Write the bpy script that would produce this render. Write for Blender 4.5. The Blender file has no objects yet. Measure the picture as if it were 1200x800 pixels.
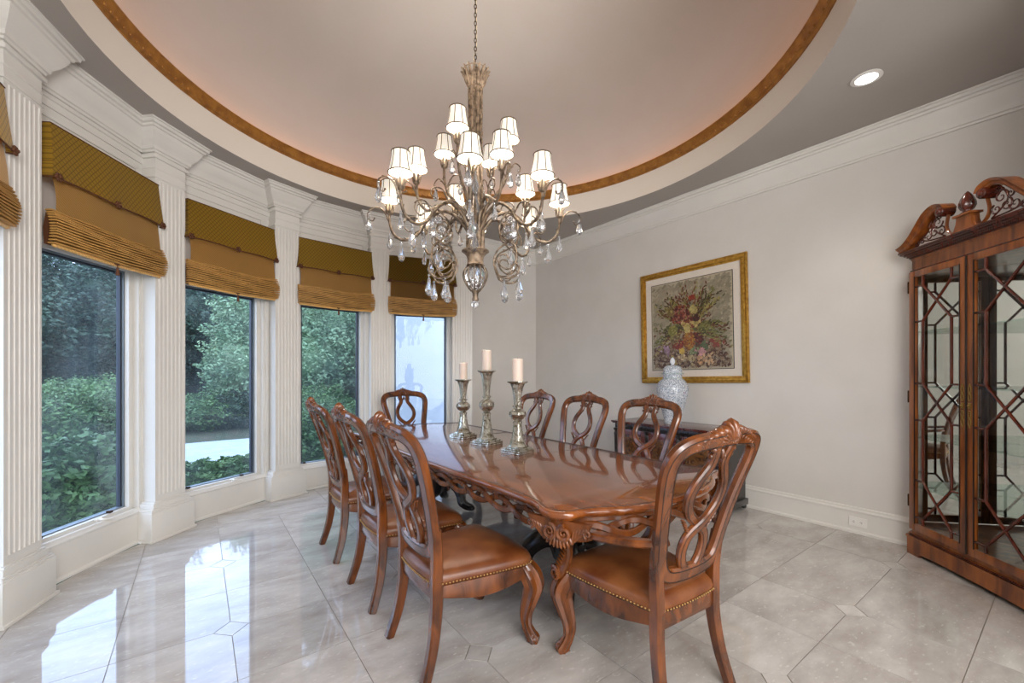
import bpy, bmesh, math, random
from mathutils import Vector, Matrix
import numpy as np
random.seed(7)
PI = math.pi; rad = math.radians
C = bpy.context.scene.collection
SC = bpy.context.scene

# ------------------------------------------------------------------ camera, world, lights, exposure
HEAD = math.atan2(367, 495)                    # heading clockwise from +Y
FW = (math.sin(HEAD), math.cos(HEAD)); RT = (math.cos(HEAD), -math.sin(HEAD))
cam = bpy.data.cameras.new('camera'); camo = bpy.data.objects.new('camera', cam); C.objects.link(camo)
camo.location = (0, 0, 1.35); camo.rotation_euler = (PI/2, 0, -HEAD)
cam.sensor_width = 36; cam.lens = 495/1200*36; cam.shift_y = 38/1200; cam.clip_start = .02; cam.clip_end = 300
SC.camera = camo
vs = SC.view_settings
vs.view_transform = 'Standard'; vs.look = 'None'; vs.gamma = 1; vs.use_curve_mapping = False
vs.exposure = 0.20
SC.cycles.transparent_max_bounces = 24

w = bpy.data.worlds.new('overcast_sky'); SC.world = w; w.use_nodes = True
nt = w.node_tree; nt.nodes.clear()
def N(nt, t, **k):
    n = nt.nodes.new(t)
    for a, b in k.items(): setattr(n, a, b)
    return n
o_ = N(nt, 'ShaderNodeOutputWorld'); bg = N(nt, 'ShaderNodeBackground'); tc = N(nt, 'ShaderNodeTexCoord')
mp = N(nt, 'ShaderNodeMapping'); mp.inputs['Scale'].default_value = (1.2, 1.2, 3)
nz = N(nt, 'ShaderNodeTexNoise'); nz.inputs['Scale'].default_value = 2.2; nz.inputs['Detail'].default_value = 6
cr = N(nt, 'ShaderNodeValToRGB'); cr.color_ramp.elements[0].position = .38; cr.color_ramp.elements[1].position = .66
cr.color_ramp.elements[0].color = (.50, .66, 1, 1); cr.color_ramp.elements[1].color = (.85, .90, 1, 1)
nt.links.new(tc.outputs['Generated'], mp.inputs[0]); nt.links.new(mp.outputs[0], nz.inputs[0]); nt.links.new(nz.outputs[0], cr.inputs[0])
nt.links.new(cr.outputs[0], bg.inputs[0]); nt.links.new(bg.outputs[0], o_.inputs[0])
bg.inputs[1].default_value = 5.5

def area(name, loc, size, energy, color, target, sizey=None):
    l = bpy.data.lights.new(name, 'AREA'); l.energy = energy; l.color = color; l.shape = 'RECTANGLE'; l.size = size; l.size_y = sizey or size
    o = bpy.data.objects.new(name, l); C.objects.link(o); o.location = loc
    o.rotation_euler = (Vector(target)-Vector(loc)).to_track_quat('-Z', 'Y').to_euler()
    return o
# fill lamps added in the unseen hall behind the camera
area('hall_rear_fill', (.6, -3.6, 1.75), 4.5, 250, (.95, .975, 1), (.9, 0, 1.9), 3.0)  # added panel for frontal fill; the rear wall has no window
area('hall_upper_fill', (0, -1.3, 2.35), 1.7, 75, (1, .98, .96), (2.6, 3, 2.9), 1.2)  # added to brighten the upper walls; hangs free, not a fixture

# ------------------------------------------------------------------ materials
def hexc(h):
    h = h.lstrip('#'); v = [int(h[i:i+2], 16)/255 for i in (0, 2, 4)]
    return tuple((x/12.92 if x <= .04045 else ((x+.055)/1.055)**2.4) for x in v)+(1,)
def mat(name, col, rough=.5, metal=0, spec=.5, coat=0, coatr=.05, col2=None, nscale=8, stretch=(1, 1, 1), detail=4, bump=0, bscale=60, emis=None, estr=0, pos=(.35, .65), dist=0, trans=0, rnd=0):
    m = bpy.data.materials.new(name); m.use_nodes = True; t = m.node_tree; b = t.nodes['Principled BSDF']
    c = col if isinstance(col, tuple) else hexc(col)
    b.inputs['Base Color'].default_value = c; b.inputs['Roughness'].default_value = rough; b.inputs['Metallic'].default_value = metal
    b.inputs['Specular IOR Level'].default_value = spec; b.inputs['Coat Weight'].default_value = coat; b.inputs['Coat Roughness'].default_value = coatr
    tc = N(t, 'ShaderNodeTexCoord'); mp = N(t, 'ShaderNodeMapping'); mp.inputs['Scale'].default_value = stretch
    t.links.new(tc.outputs['Object'], mp.inputs[0])
    if col2:
        n = N(t, 'ShaderNodeTexNoise'); n.inputs['Scale'].default_value = nscale; n.inputs['Detail'].default_value = detail; n.inputs['Distortion'].default_value = dist
        t.links.new(mp.outputs[0], n.inputs[0])
        r = N(t, 'ShaderNodeValToRGB'); r.color_ramp.elements[0].position = pos[0]; r.color_ramp.elements[1].position = pos[1]
        r.color_ramp.elements[0].color = c; r.color_ramp.elements[1].color = col2 if isinstance(col2, tuple) else hexc(col2)
        t.links.new(n.outputs[0], r.inputs[0]); t.links.new(r.outputs[0], b.inputs['Base Color'])
    if bump:
        n2 = N(t, 'ShaderNodeTexNoise'); n2.inputs['Scale'].default_value = bscale; n2.inputs['Detail'].default_value = 3
        t.links.new(mp.outputs[0], n2.inputs[0])
        bn = N(t, 'ShaderNodeBump'); bn.inputs['Strength'].default_value = bump; bn.inputs['Distance'].default_value = .004
        t.links.new(n2.outputs[0], bn.inputs['Height']); t.links.new(bn.outputs[0], b.inputs['Normal'])
    if emis: b.inputs['Emission Color'].default_value = emis if isinstance(emis, tuple) else hexc(emis); b.inputs['Emission Strength'].default_value = estr
    if trans: b.inputs['Transmission Weight'].default_value = trans
    return m
M = {}
M['paint'] = mat('wall_paint', '#d3cec8', .55, col2='#cec9c2', nscale=2, bump=.05, bscale=250)
M['trimw'] = mat('trim_paint', '#dad6cf', .35, col2='#d6d2cb', nscale=3)
M['ceil'] = mat('ceiling_paint_shaded', '#aca59e', .7, col2='#a8a19a', nscale=1.5, bump=.04, bscale=200)  # same paint as the dome, its deeper shade put into the colour
M['dome'] = mat('ceiling_paint_lit', '#c2bbb5', .7, col2='#beb7b0', nscale=1.5, bump=.04, bscale=200)  # ceiling paint lightened: the dome's stronger light is put into the colour
M['band'] = mat('ceiling_paint_warm_lit', '#e2d8cb', .6)  # ceiling paint again, warm light on the band put into the colour
M['gold'] = mat('antique_gold', '#b17a36', .38, metal=.5, col2='#93602a', nscale=14, bump=.3, bscale=80)
M['led'] = mat('cove_led', '#ff8a3c', .5, emis=(1, .42, .15, 1), estr=6)
M['wood'] = mat('carved_cherry_wood', '#301406', .26, coat=.45, coatr=.10, col2='#7c4218', nscale=5, stretch=(3, 3, 1), detail=6, dist=.6, pos=(.3, .72))
M['woodtop'] = mat('polished_table_wood', '#64300f', .18, coat=.8, coatr=.04, col2='#8c4d20', nscale=3, stretch=(6, 1, 1), detail=6, dist=.5)
M['woodcab'] = mat('mahogany_cabinet_wood', '#5e2c0f', .28, coat=.5, coatr=.1, col2='#9a5722', nscale=4, stretch=(5, 5, .8), detail=6, dist=.4)
M['woodred'] = mat('red_mahogany', '#35120a', .25, coat=.5, coatr=.1, col2='#5c2414', nscale=5, stretch=(4, 4, 1))
M['burl'] = mat('burl_veneer', '#2a1208', .25, coat=.6, col2='#64401c', nscale=16, detail=8, dist=2.2, pos=(.35, .62))
M['dark'] = mat('black_brown_carving', '#0c0807', .3, coat=.4, coatr=.15, col2='#1c110c', nscale=20)
M['line'] = mat('dark_inlay_line', '#160905', .4)
M['leather'] = mat('brown_leather', '#5e2f15', .30, spec=.5, col2='#84502c', nscale=7, detail=7, bump=.12, bscale=180)
M['nail'] = mat('brass_nails', '#b08e5c', .3, metal=.85)
M['brass'] = mat('aged_brass', '#a5884c', .3, metal=.9)
M['hinge'] = mat('dark_hinge', '#3a2412', .35, metal=.7)
M['frame'] = mat('gilt_frame', '#c79c45', .33, metal=.65, col2='#a2762c', nscale=30, bump=.2)
M['mat'] = mat('linen_mat', '#d6ccc0', .8, col2='#cfc4b7', nscale=120)
M['olive'] = None
M['bulbw'] = mat('candle_sleeve', '#e9dcc0', .5, emis=(1, .85, .6, 1), estr=.25)
M['iron'] = mat('antique_bronze', '#43362a', .42, metal=.45, col2='#8e7b67', nscale=26, detail=5, bump=.25, bscale=90, pos=(.35, .6))
M['wash'] = mat('whitewashed_bronze', '#97826c', .5, metal=.25, col2='#4c3a2b', nscale=30, detail=6, bump=.3, bscale=80, pos=(.45, .68))
M['chain'] = mat('chain_bronze', '#5c4930', .4, metal=.8)
M['ribbon'] = mat('shade_piping', '#54442f', .7)
M['wax'] = mat('pillar_wax', '#ddcabb', .45, col2='#d8c3b4', nscale=6)
M['wax'].node_tree.nodes['Principled BSDF'].inputs['Subsurface Weight'].default_value = .15
M['mercury'] = mat('mercury_glass', '#cfcdc2', .16, metal=.85, col2='#6e6348', nscale=22, detail=8, dist=1.2, pos=(.46, .66), bump=.5, bscale=50)
M['alum'] = mat('window_metal', '#76818a', .4, metal=.3)
M['black'] = mat('window_channel', '#2c3340', .5)
M['white'] = mat('white_plastic', '#e4e0da', .35)
M['slot'] = mat('outlet_slots', '#3b3633', .5)
M['ground'] = mat('garden_soil', '#32402a', .95, col2='#4a4233', nscale=3)
M['drive'] = mat('driveway_concrete', '#a4acb1', .85, col2='#98a1a6', nscale=5)
M['stucco'] = mat('white_stucco', '#a9adb4', .9, col2='#a3a8b0', nscale=8)
M['bark'] = mat('bark', '#3b3128', .95)
M['stone'] = mat('garden_boulder', '#5d5c58', .9, col2='#46453f', nscale=5)
def leafm(name, a, b):
    m = mat(name, a, .5, col2=b, nscale=1.6, detail=6, spec=.3)
    return m
M['leaf_dark'] = leafm('dark_evergreen_leaves', (.026, .050, .036, 1), (.065, .11, .07, 1))
M['leaf_mid'] = leafm('shrub_leaves', (.045, .10, .035, 1), (.12, .21, .07, 1))
M['leaf_light'] = leafm('pale_tree_leaves', (.12, .21, .11, 1), (.26, .36, .20, 1))

def tree_of(m): return m.node_tree, m.node_tree.nodes['Principled BSDF']
# glass that shows what lies behind, with the reflections of real glass
def glassy(name, tint, rough=0.0, fac=1.45):
    m = bpy.data.materials.new(name); m.use_nodes = True; t = m.node_tree; t.nodes.clear()
    o = N(t, 'ShaderNodeOutputMaterial'); mx = N(t, 'ShaderNodeMixShader'); fr = N(t, 'ShaderNodeFresnel'); fr.inputs[0].default_value = fac
    tr = N(t, 'ShaderNodeBsdfTransparent'); tr.inputs[0].default_value = tint; gl = N(t, 'ShaderNodeBsdfGlossy'); gl.inputs['Roughness'].default_value = rough
    ge = N(t, 'ShaderNodeNewGeometry'); iv = N(t, 'ShaderNodeMath', operation='SUBTRACT'); iv.inputs[0].default_value = 1; mu = N(t, 'ShaderNodeMath', operation='MULTIPLY')
    t.links.new(ge.outputs['Backfacing'], iv.inputs[1]); t.links.new(fr.outputs[0], mu.inputs[0]); t.links.new(iv.outputs[0], mu.inputs[1])
    t.links.new(mu.outputs[0], mx.inputs[0]); t.links.new(tr.outputs[0], mx.inputs[1]); t.links.new(gl.outputs[0], mx.inputs[2]); t.links.new(mx.outputs[0], o.inputs[0])
    return m
M['pane'] = glassy('window_glass', (.84, .89, .93, 1))
# haze over the garden view, put into the glass as a faint pale film
t = M['pane'].node_tree; o1 = [n for n in t.nodes if n.type == 'OUTPUT_MATERIAL'][0]; m1 = [n for n in t.nodes if n.type == 'MIX_SHADER'][0]
tl = N(t, 'ShaderNodeBsdfTranslucent'); tl.inputs[0].default_value = (.82, .94, .96, 1); m2_ = N(t, 'ShaderNodeMixShader'); nzz = N(t, 'ShaderNodeTexNoise'); nzz.inputs['Scale'].default_value = 2.5
mr = N(t, 'ShaderNodeMapRange'); mr.inputs[1].default_value = .35; mr.inputs[2].default_value = .7; mr.inputs[3].default_value = .004; mr.inputs[4].default_value = .030
tcc = N(t, 'ShaderNodeTexCoord'); t.links.new(tcc.outputs['Object'], nzz.inputs[0]); t.links.new(nzz.outputs[0], mr.inputs[0]); t.links.new(mr.outputs[0], m2_.inputs[0])
t.links.new(m1.outputs[0], m2_.inputs[1]); t.links.new(tl.outputs[0], m2_.inputs[2]); t.links.new(m2_.outputs[0], o1.inputs[0])
M['cabglass'] = glassy('bevelled_cabinet_glass', (.93, .95, .94, 1))
M['shelfglass'] = glassy('green_edge_shelf_glass', (.80, .90, .86, 1), 0, 1.6)
M['mirror'] = mat('mirror', '#dddcda', .02, metal=1)
M['crystal'] = mat('cut_crystal', '#f2f4f8', .03, trans=.9, spec=.8)
M['crystal'].node_tree.nodes['Principled BSDF'].inputs['IOR'].default_value = 1.6
# lampshade: cream silk lit by the bulb inside
m = mat('silk_shade', '#f3ead8', .8, emis=(1, .95, .9, 1), estr=.30); M['shade'] = m
# marble tile: each tile shifts its own pattern
m = bpy.data.materials.new('polished_cream_marble'); m.use_nodes = True; t, b = tree_of(m)
tc = N(t, 'ShaderNodeTexCoord'); oi = N(t, 'ShaderNodeObjectInfo'); ad = N(t, 'ShaderNodeVectorMath', operation='ADD'); ml = N(t, 'ShaderNodeMath', operation='MULTIPLY'); ml.inputs[1].default_value = 40
t.links.new(oi.outputs['Random'], ml.inputs[0]); t.links.new(ml.outputs[0], ad.inputs[1]); t.links.new(tc.outputs['Object'], ad.inputs[0])
n1 = N(t, 'ShaderNodeTexNoise'); n1.inputs['Scale'].default_value = 2.6; n1.inputs['Detail'].default_value = 8; n1.inputs['Roughness'].default_value = .62; n1.inputs['Distortion'].default_value = .15
mp1 = N(t, 'ShaderNodeMapping'); mp1.inputs['Scale'].default_value = (1, 2.2, 1); mp1.inputs['Rotation'].default_value = (0, 0, .5)
t.links.new(ad.outputs[0], mp1.inputs[0]); t.links.new(mp1.outputs[0], n1.inputs[0])
r1 = N(t, 'ShaderNodeValToRGB'); r1.color_ramp.elements[0].position = .3; r1.color_ramp.elements[1].position = .72
r1.color_ramp.elements[0].color = hexc('#a49c95'); r1.color_ramp.elements[1].color = hexc('#cbc6c1'); t.links.new(n1.outputs[0], r1.inputs[0])
n2 = N(t, 'ShaderNodeTexNoise'); n2.inputs['Scale'].default_value = 30; n2.inputs['Detail'].default_value = 3; t.links.new(mp1.outputs[0], n2.inputs[0])
r2 = N(t, 'ShaderNodeValToRGB'); r2.color_ramp.elements[0].position = .62; r2.color_ramp.elements[1].position = .70; r2.color_ramp.elements[1].color = (.38, .38, .38, 1)
t.links.new(n2.outputs[0], r2.inputs[0])
mx = N(t, 'ShaderNodeMix', data_type='RGBA'); t.links.new(r2.outputs[0], mx.inputs[0]); t.links.new(r1.outputs[0], mx.inputs[6]); mx.inputs[7].default_value = hexc('#e2dfda')
hs = N(t, 'ShaderNodeHueSaturation'); m2 = N(t, 'ShaderNodeMapRange'); m2.inputs[3].default_value = .92; m2.inputs[4].default_value = 1.07
t.links.new(oi.outputs['Random'], m2.inputs[0]); t.links.new(m2.outputs[0], hs.inputs['Value']); t.links.new(mx.outputs[2], hs.inputs['Color']); t.links.new(hs.outputs[0], b.inputs['Base Color'])
b.inputs['Roughness'].default_value = .045; b.inputs['Specular IOR Level'].default_value = .6
b.inputs['Coat Weight'].default_value = .3; b.inputs['Coat Roughness'].default_value = .02
M['marble'] = m
M['grout'] = mat('grout', '#8c8376', .8)
# blind fabrics
def fabric(name, base, line, scale, ang, quilt=False, width=.12):
    m = bpy.data.materials.new(name); m.use_nodes = True; t, b = tree_of(m)
    tc = N(t, 'ShaderNodeTexCoord'); outs = []
    for a, bd in ([(ang, 'X'), (ang, 'Z')] if quilt else [(ang, 'X')]):
        mp = N(t, 'ShaderNodeMapping'); mp.inputs['Rotation'].default_value = (0, a, 0); t.links.new(tc.outputs['Object'], mp.inputs[0])
        wv = N(t, 'ShaderNodeTexWave'); wv.bands_direction = bd; wv.inputs['Scale'].default_value = scale; wv.inputs['Distortion'].default_value = .3; wv.inputs['Detail'].default_value = 1
        t.links.new(mp.outputs[0], wv.inputs[0]); outs.append(wv.outputs['Fac'])
    f = outs[0]
    if quilt:
        mn = N(t, 'ShaderNodeMath', operation='MINIMUM'); t.links.new(outs[0], mn.inputs[0]); t.links.new(outs[1], mn.inputs[1]); f = mn.outputs[0]
    r = N(t, 'ShaderNodeValToRGB'); r.color_ramp.elements[0].position = 0; r.color_ramp.elements[1].position = width
    r.color_ramp.elements[0].color = hexc(line); r.color_ramp.elements[1].color = hexc(base); t.links.new(f, r.inputs[0])
    t.links.new(r.outputs[0], b.inputs['Base Color']); b.inputs['Roughness'].default_value = .55
    b.inputs['Sheen Weight'].default_value = .2
    return m
M['quilt'] = fabric('olive_gold_quilted_silk', '#c49a2c', '#8c681c', 12, rad(40), True, .14)
M['gold_silk'] = fabric('gold_striped_silk', '#dbab60', '#c8964e', 22, rad(-50), False, .6)
M['pleat'] = mat('pleated_gold_silk', '#bd8d4a', .6, col2='#a97d3e', nscale=12)
M['cord'] = mat('brown_cord', '#5a3216', .7)
# porcelain
m = bpy.data.materials.new('blue_white_porcelain'); m.use_nodes = True; t, b = tree_of(m)
tc = N(t, 'ShaderNodeTexCoord'); v = N(t, 'ShaderNodeTexVoronoi', feature='DISTANCE_TO_EDGE'); v.inputs['Scale'].default_value = 55
nn = N(t, 'ShaderNodeTexNoise'); nn.inputs['Scale'].default_value = 60; nn.inputs['Detail'].default_value = 2
t.links.new(tc.outputs['Object'], nn.inputs[0]); ad = N(t, 'ShaderNodeMix', data_type='RGBA'); ad.inputs[0].default_value = .04
t.links.new(tc.outputs['Object'], ad.inputs[6]); t.links.new(nn.outputs[1], ad.inputs[7]); t.links.new(ad.outputs[2], v.inputs[0])
r = N(t, 'ShaderNodeValToRGB'); r.color_ramp.elements[0].position = .05; r.color_ramp.elements[1].position = .16
r.color_ramp.elements[0].color = hexc('#76808f'); r.color_ramp.elements[1].color = hexc('#d5d8dc'); t.links.new(v.outputs['Distance'], r.inputs[0])
v2 = N(t, 'ShaderNodeTexVoronoi'); v2.inputs['Scale'].default_value = 8; t.links.new(tc.outputs['Object'], v2.inputs[0])
r2 = N(t, 'ShaderNodeValToRGB'); r2.color_ramp.elements[0].position = .16; r2.color_ramp.elements[1].position = .2; r2.color_ramp.elements[0].color = (1, 1, 1, 1); r2.color_ramp.elements[1].color = (0, 0, 0, 1)
t.links.new(v2.outputs['Distance'], r2.inputs[0]); mx = N(t, 'ShaderNodeMix', data_type='RGBA'); mu = N(t, 'ShaderNodeMath', operation='MULTIPLY'); mu.inputs[1].default_value = .6
t.links.new(r2.outputs[0], mu.inputs[0]); t.links.new(mu.outputs[0], mx.inputs[0]); t.links.new(r.outputs[0], mx.inputs[6]); mx.inputs[7].default_value = hexc('#b0889a'); t.links.new(mx.outputs[2], b.inputs['Base Color'])
b.inputs['Roughness'].default_value = .12
M['porcelain'] = m
M['porcw'] = mat('white_porcelain', '#d9dbe0', .12, col2='#9aa6c0', nscale=30, pos=(.5, .75))
# painted canvas: colour comes from the brush strokes themselves
m = bpy.data.materials.new('oil_paint_strokes'); m.use_nodes = True; t, b = tree_of(m)
at_ = N(t, 'ShaderNodeVertexColor'); at_.layer_name = 'Col'; t.links.new(at_.outputs[0], b.inputs['Base Color']); b.inputs['Roughness'].default_value = .4
M['oil'] = m

# ------------------------------------------------------------------ helpers
def obj(name, bm, m, parent=None, smooth=False, loc=None):
    me = bpy.data.meshes.new(name); bmesh.ops.recalc_face_normals(bm, faces=bm.faces[:]); bm.to_mesh(me); bm.free()
    if m is not None:
        for q in (m if isinstance(m, (list, tuple)) else [m]): me.materials.append(q)
    if smooth:
        me.polygons.foreach_set('use_smooth', [True]*len(me.polygons))
        me.set_sharp_from_angle(angle=rad(smooth if smooth is not True else 45))
    o = bpy.data.objects.new(name, me); C.objects.link(o)
    if parent is not None: o.parent = parent
    if loc: o.location = loc
    return o
def inst(src, name=None, parent=None, loc=None, rot=None, scale=None):
    o = bpy.data.objects.new(name or src.name.split('.')[0], src.data); C.objects.link(o)
    if parent is not None: o.parent = parent
    if loc is not None: o.location = loc
    if rot is not None: o.rotation_euler = rot
    if scale is not None: o.scale = scale
    return o
def tag(o, label, cat, group=None, kind=None):
    o['label'] = label; o['category'] = cat
    if group: o['group'] = group
    if kind: o['kind'] = kind
    return o
def thing(name, label, cat, loc=(0, 0, 0), rz=0, group=None):
    o = bpy.data.objects.new(name, None); C.objects.link(o); o.location = loc; o.rotation_euler = (0, 0, rz); o.empty_display_size = .1
    return tag(o, label, cat, group)
def sempty(name, loc=(0, 0, 0), rz=0, parent=None):
    o = bpy.data.objects.new(name, None); C.objects.link(o); o.location = loc; o.rotation_euler = (0, 0, rz); o['kind'] = 'structure'
    if parent: o.parent = parent
    return o
def copy_tree(o, parent=None):
    c = o.copy(); C.objects.link(c); c.parent = parent
    for ch in kids.get(o.name, []): copy_tree(ch, c)
    return c
kids = {}
def index_kids():
    kids.clear()
    for o in bpy.data.objects:
        if o.parent: kids.setdefault(o.parent.name, []).append(o)
def bx(bm, x0, x1, y0, y1, z0, z1, bev=0):
    vs = [bm.verts.new(p) for p in ((x0, y0, z0), (x1, y0, z0), (x1, y1, z0), (x0, y1, z0), (x0, y0, z1), (x1, y0, z1), (x1, y1, z1), (x0, y1, z1))]
    fs = [bm.faces.new([vs[i] for i in f]) for f in ((0, 3, 2, 1), (4, 5, 6, 7), (0, 1, 5, 4), (1, 2, 6, 5), (2, 3, 7, 6), (3, 0, 4, 7))]
    if bev:
        es = list({e for f in fs for e in f.edges}); bmesh.ops.bevel(bm, geom=es, offset=bev, segments=2, affect='EDGES', profile=.6)
    return bm
def box(x0, x1, y0, y1, z0, z1, bev=0): return bx(bmesh.new(), x0, x1, y0, y1, z0, z1, bev)
def cat(pts, n=8, closed=False):
    P = [Vector(p) for p in pts]; out = []; L = len(P)
    for i in range(L if closed else L-1):
        if closed: a, b, c, d = P[(i-1) % L], P[i], P[(i+1) % L], P[(i+2) % L]
        else: a, b, c, d = P[max(i-1, 0)], P[i], P[i+1], P[min(i+2, L-1)]
        for k in range(n):
            t = k/n; out.append(.5*((2*b)+(c-a)*t+(2*a-5*b+4*c-d)*t*t+(3*b-a-3*c+d)*t**3))
    if not closed: out.append(P[-1].copy())
    return out
def interp(vals, n):   # resample list of floats to n values
    out = []
    for i in range(n):
        t = i/(n-1)*(len(vals)-1); k = min(int(t), len(vals)-2); out.append(vals[k]+(vals[k+1]-vals[k])*(t-k))
    return out
def sweep(bm, path, profs, ref=None, closed=False, cap=True):
    """profs: one 2D profile (list) or a list of profiles, one per path point; ref: fixed normal for the frame's second axis"""
    P = [Vector(p) for p in path]; n = len(P); rings = []; up = None
    for i in range(n):
        a = P[(i-1) % n] if closed else P[max(i-1, 0)]; b = P[(i+1) % n] if closed else P[min(i+1, n-1)]
        T = (b-a)
        T = T.normalized() if T.length > 1e-9 else Vector((0, 0, 1))
        if ref is not None:
            R = ref[i] if isinstance(ref, list) else ref
            U = Vector(R); U = (U-T*U.dot(T)).normalized()
        else:
            if up is None:
                up = Vector((0, 0, 1)) if abs(T.z) < .9 else Vector((1, 0, 0))
            U = (up-T*up.dot(T)).normalized(); up = U
        S = T.cross(U)
        pr = profs[i] if isinstance(profs[0][0], (list, tuple)) else profs
        rings.append([bm.verts.new(P[i]+S*x+U*y) for x, y in pr])
    m = len(rings[0])
    for i in range(n if closed else n-1):
        A, B = rings[i], rings[(i+1) % n]
        for j in range(m): bm.faces.new((A[j], A[(j+1) % m], B[(j+1) % m], B[j]))
    if cap and not closed: bm.faces.new(rings[0][::-1]); bm.faces.new(rings[-1])
    return bm
def circ(r, n=10, fl=0, k=0, sx=1, sy=1): return [(math.cos(2*PI*i/n)*r*(1+fl*math.cos(k*2*PI*i/n))*sx, math.sin(2*PI*i/n)*r*(1+fl*math.cos(k*2*PI*i/n))*sy) for i in range(n)]
def tube(bm, pts, r, n=8, sub=6, fl=0, k=0, closed=False, sx=1, sy=1):
    path = cat(pts, sub, closed) if sub > 1 else [Vector(p) for p in pts]
    rr = interp(r, len(path)) if isinstance(r, (list, tuple)) else [r]*len(path)
    return sweep(bm, path, [circ(q, n, fl, k, sx, sy) for q in rr], closed=closed)
def rprof(w, t, b=.004):   # bevelled rectangle profile: w across, t along the reference normal
    w /= 2; t /= 2
    return [(-w+b, -t), (w-b, -t), (w, -t+b), (w, t-b), (w-b, t), (-w+b, t), (-w, t-b), (-w, -t+b)]
def lathe(bm, prof, n=24, cx=0, cy=0, fl=0, k=0, cap=True, sq=None):
    rings = []
    for r, z in prof:
        rings.append([bm.verts.new((cx+r*(1+fl*math.cos(k*2*PI*i/n))*math.cos(2*PI*i/n), cy+r*(1+fl*math.cos(k*2*PI*i/n))*math.sin(2*PI*i/n), z)) for i in range(n)])
    for A, B in zip(rings, rings[1:]):
        for j in range(n): bm.faces.new((A[j], A[(j+1) % n], B[(j+1) % n], B[j]))
    if cap: bm.faces.new(rings[0][::-1]); bm.faces.new(rings[-1])
    return bm
def prism(bm, poly, z0, z1, axis='z'):
    def p(a, b, c): return (a, b, c) if axis == 'z' else ((a, c, b) if axis == 'y' else (c, a, b))
    A = [bm.verts.new(p(x, y, z0)) for x, y in poly]; B = [bm.verts.new(p(x, y, z1)) for x, y in poly]; n = len(poly)
    bm.faces.new(A[::-1]); bm.faces.new(B)
    for i in range(n): bm.faces.new((A[i], A[(i+1) % n], B[(i+1) % n], B[i]))
    return bm
def ball(bm, c, r, sx=1, sy=1, sz=1, sub=1, rot=None):
    m = Matrix.Translation(c)
    if rot: m = m @ rot
    bmesh.ops.create_icosphere(bm, subdivisions=sub, radius=r, matrix=m @ Matrix.Diagonal((sx, sy, sz, 1)))
    return bm
def ribbon_moulding(bm, p0, p1, n, prof):
    """extrude a (depth, z) profile along the straight line p0->p1, depth measured along n"""
    A = [bm.verts.new((p0[0]+n[0]*d, p0[1]+n[1]*d, z)) for d, z in prof]; B = [bm.verts.new((p1[0]+n[0]*d, p1[1]+n[1]*d, z)) for d, z in prof]
    for i in range(len(prof)): j = (i+1) % len(prof); bm.faces.new((A[i], A[j], B[j], B[i]))
    bm.faces.new(A[::-1]); bm.faces.new(B); return bm

# ------------------------------------------------------------------ setting
XR, YB, YF, H = 4.49, 5.39, -.08, 3.36
CX, CY, RW = 1.69, 2.72, 2.80          # window bow: wall face circle
RP = 2.64                              # pilaster faces
ANG = [186.0, 160.9, 135.5, 110.1, 85.8, 62.6]
def pol(a, r): return (CX+r*math.cos(rad(a)), CY+r*math.sin(rad(a)))

# floor: clipped tiles with small diamond insets
region = [(-.95, YF-.17), (XR, YF-.17), (XR, YB), (3.05, YB)] + [pol(a, 2.70) for a in range(60, 187, 6)] + [(-.97, 2.3)]
# extra slab under the hall behind the camera
def clip(poly, reg):
    out = poly
    n = len(reg)
    for i in range(n):
        a, b = reg[i], reg[(i+1) % n]; inp = out; out = []
        if not inp: return []
        def side(p): return (b[0]-a[0])*(p[1]-a[1])-(b[1]-a[1])*(p[0]-a[0])
        for j in range(len(inp)):
            p, q = inp[j], inp[(j+1) % len(inp)]; sp, sq_ = side(p), side(q)
            if sp >= 0: out.append(p)
            if sp*sq_ < 0:
                t = sp/(sp-sq_); out.append((p[0]+(q[0]-p[0])*t, p[1]+(q[1]-p[1])*t))
    return out
def hull(pts):
    pts = sorted(set(pts)); 
    def half(ps):
        h = []
        for p in ps:
            while len(h) > 1 and (h[-1][0]-h[-2][0])*(p[1]-h[-2][1])-(h[-1][1]-h[-2][1])*(p[0]-h[-2][0]) <= 0: h.pop()
            h.append(p)
        return h[:-1]
    return half(pts)+half(pts[::-1])
region = hull(region)
floor = obj('floor', prism(bmesh.new(), region, -.15, -.0035), M['grout']); floor['kind'] = 'structure'
G = .4755; X0, Y0 = .138-4*G, .787-4*G; D = .078; g = .0016
def shrink(poly, s):
    cx = sum(p[0] for p in poly)/len(poly); cy = sum(p[1] for p in poly)/len(poly)
    out = []
    for p in poly:
        dx, dy = p[0]-cx, p[1]-cy; out.append((p[0]-s*(1 if dx > 0 else -1), p[1]-s*(1 if dy > 0 else -1)))
    return out
def tile(poly, nm='tile'):
    poly = clip(poly, region)
    if len(poly) < 3: return
    ar = abs(sum(poly[i][0]*poly[(i+1) % len(poly)][1]-poly[(i+1) % len(poly)][0]*poly[i][1] for i in range(len(poly))))/2
    if ar < .002: return
    cx = sum(p[0] for p in poly)/len(poly); cy = sum(p[1] for p in poly)/len(poly)
    o = obj(nm, prism(bmesh.new(), [(x-cx, y-cy) for x, y in poly], -.012, 0), M['marble'], floor); o.location = (cx, cy, 0)
done = set()
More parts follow.
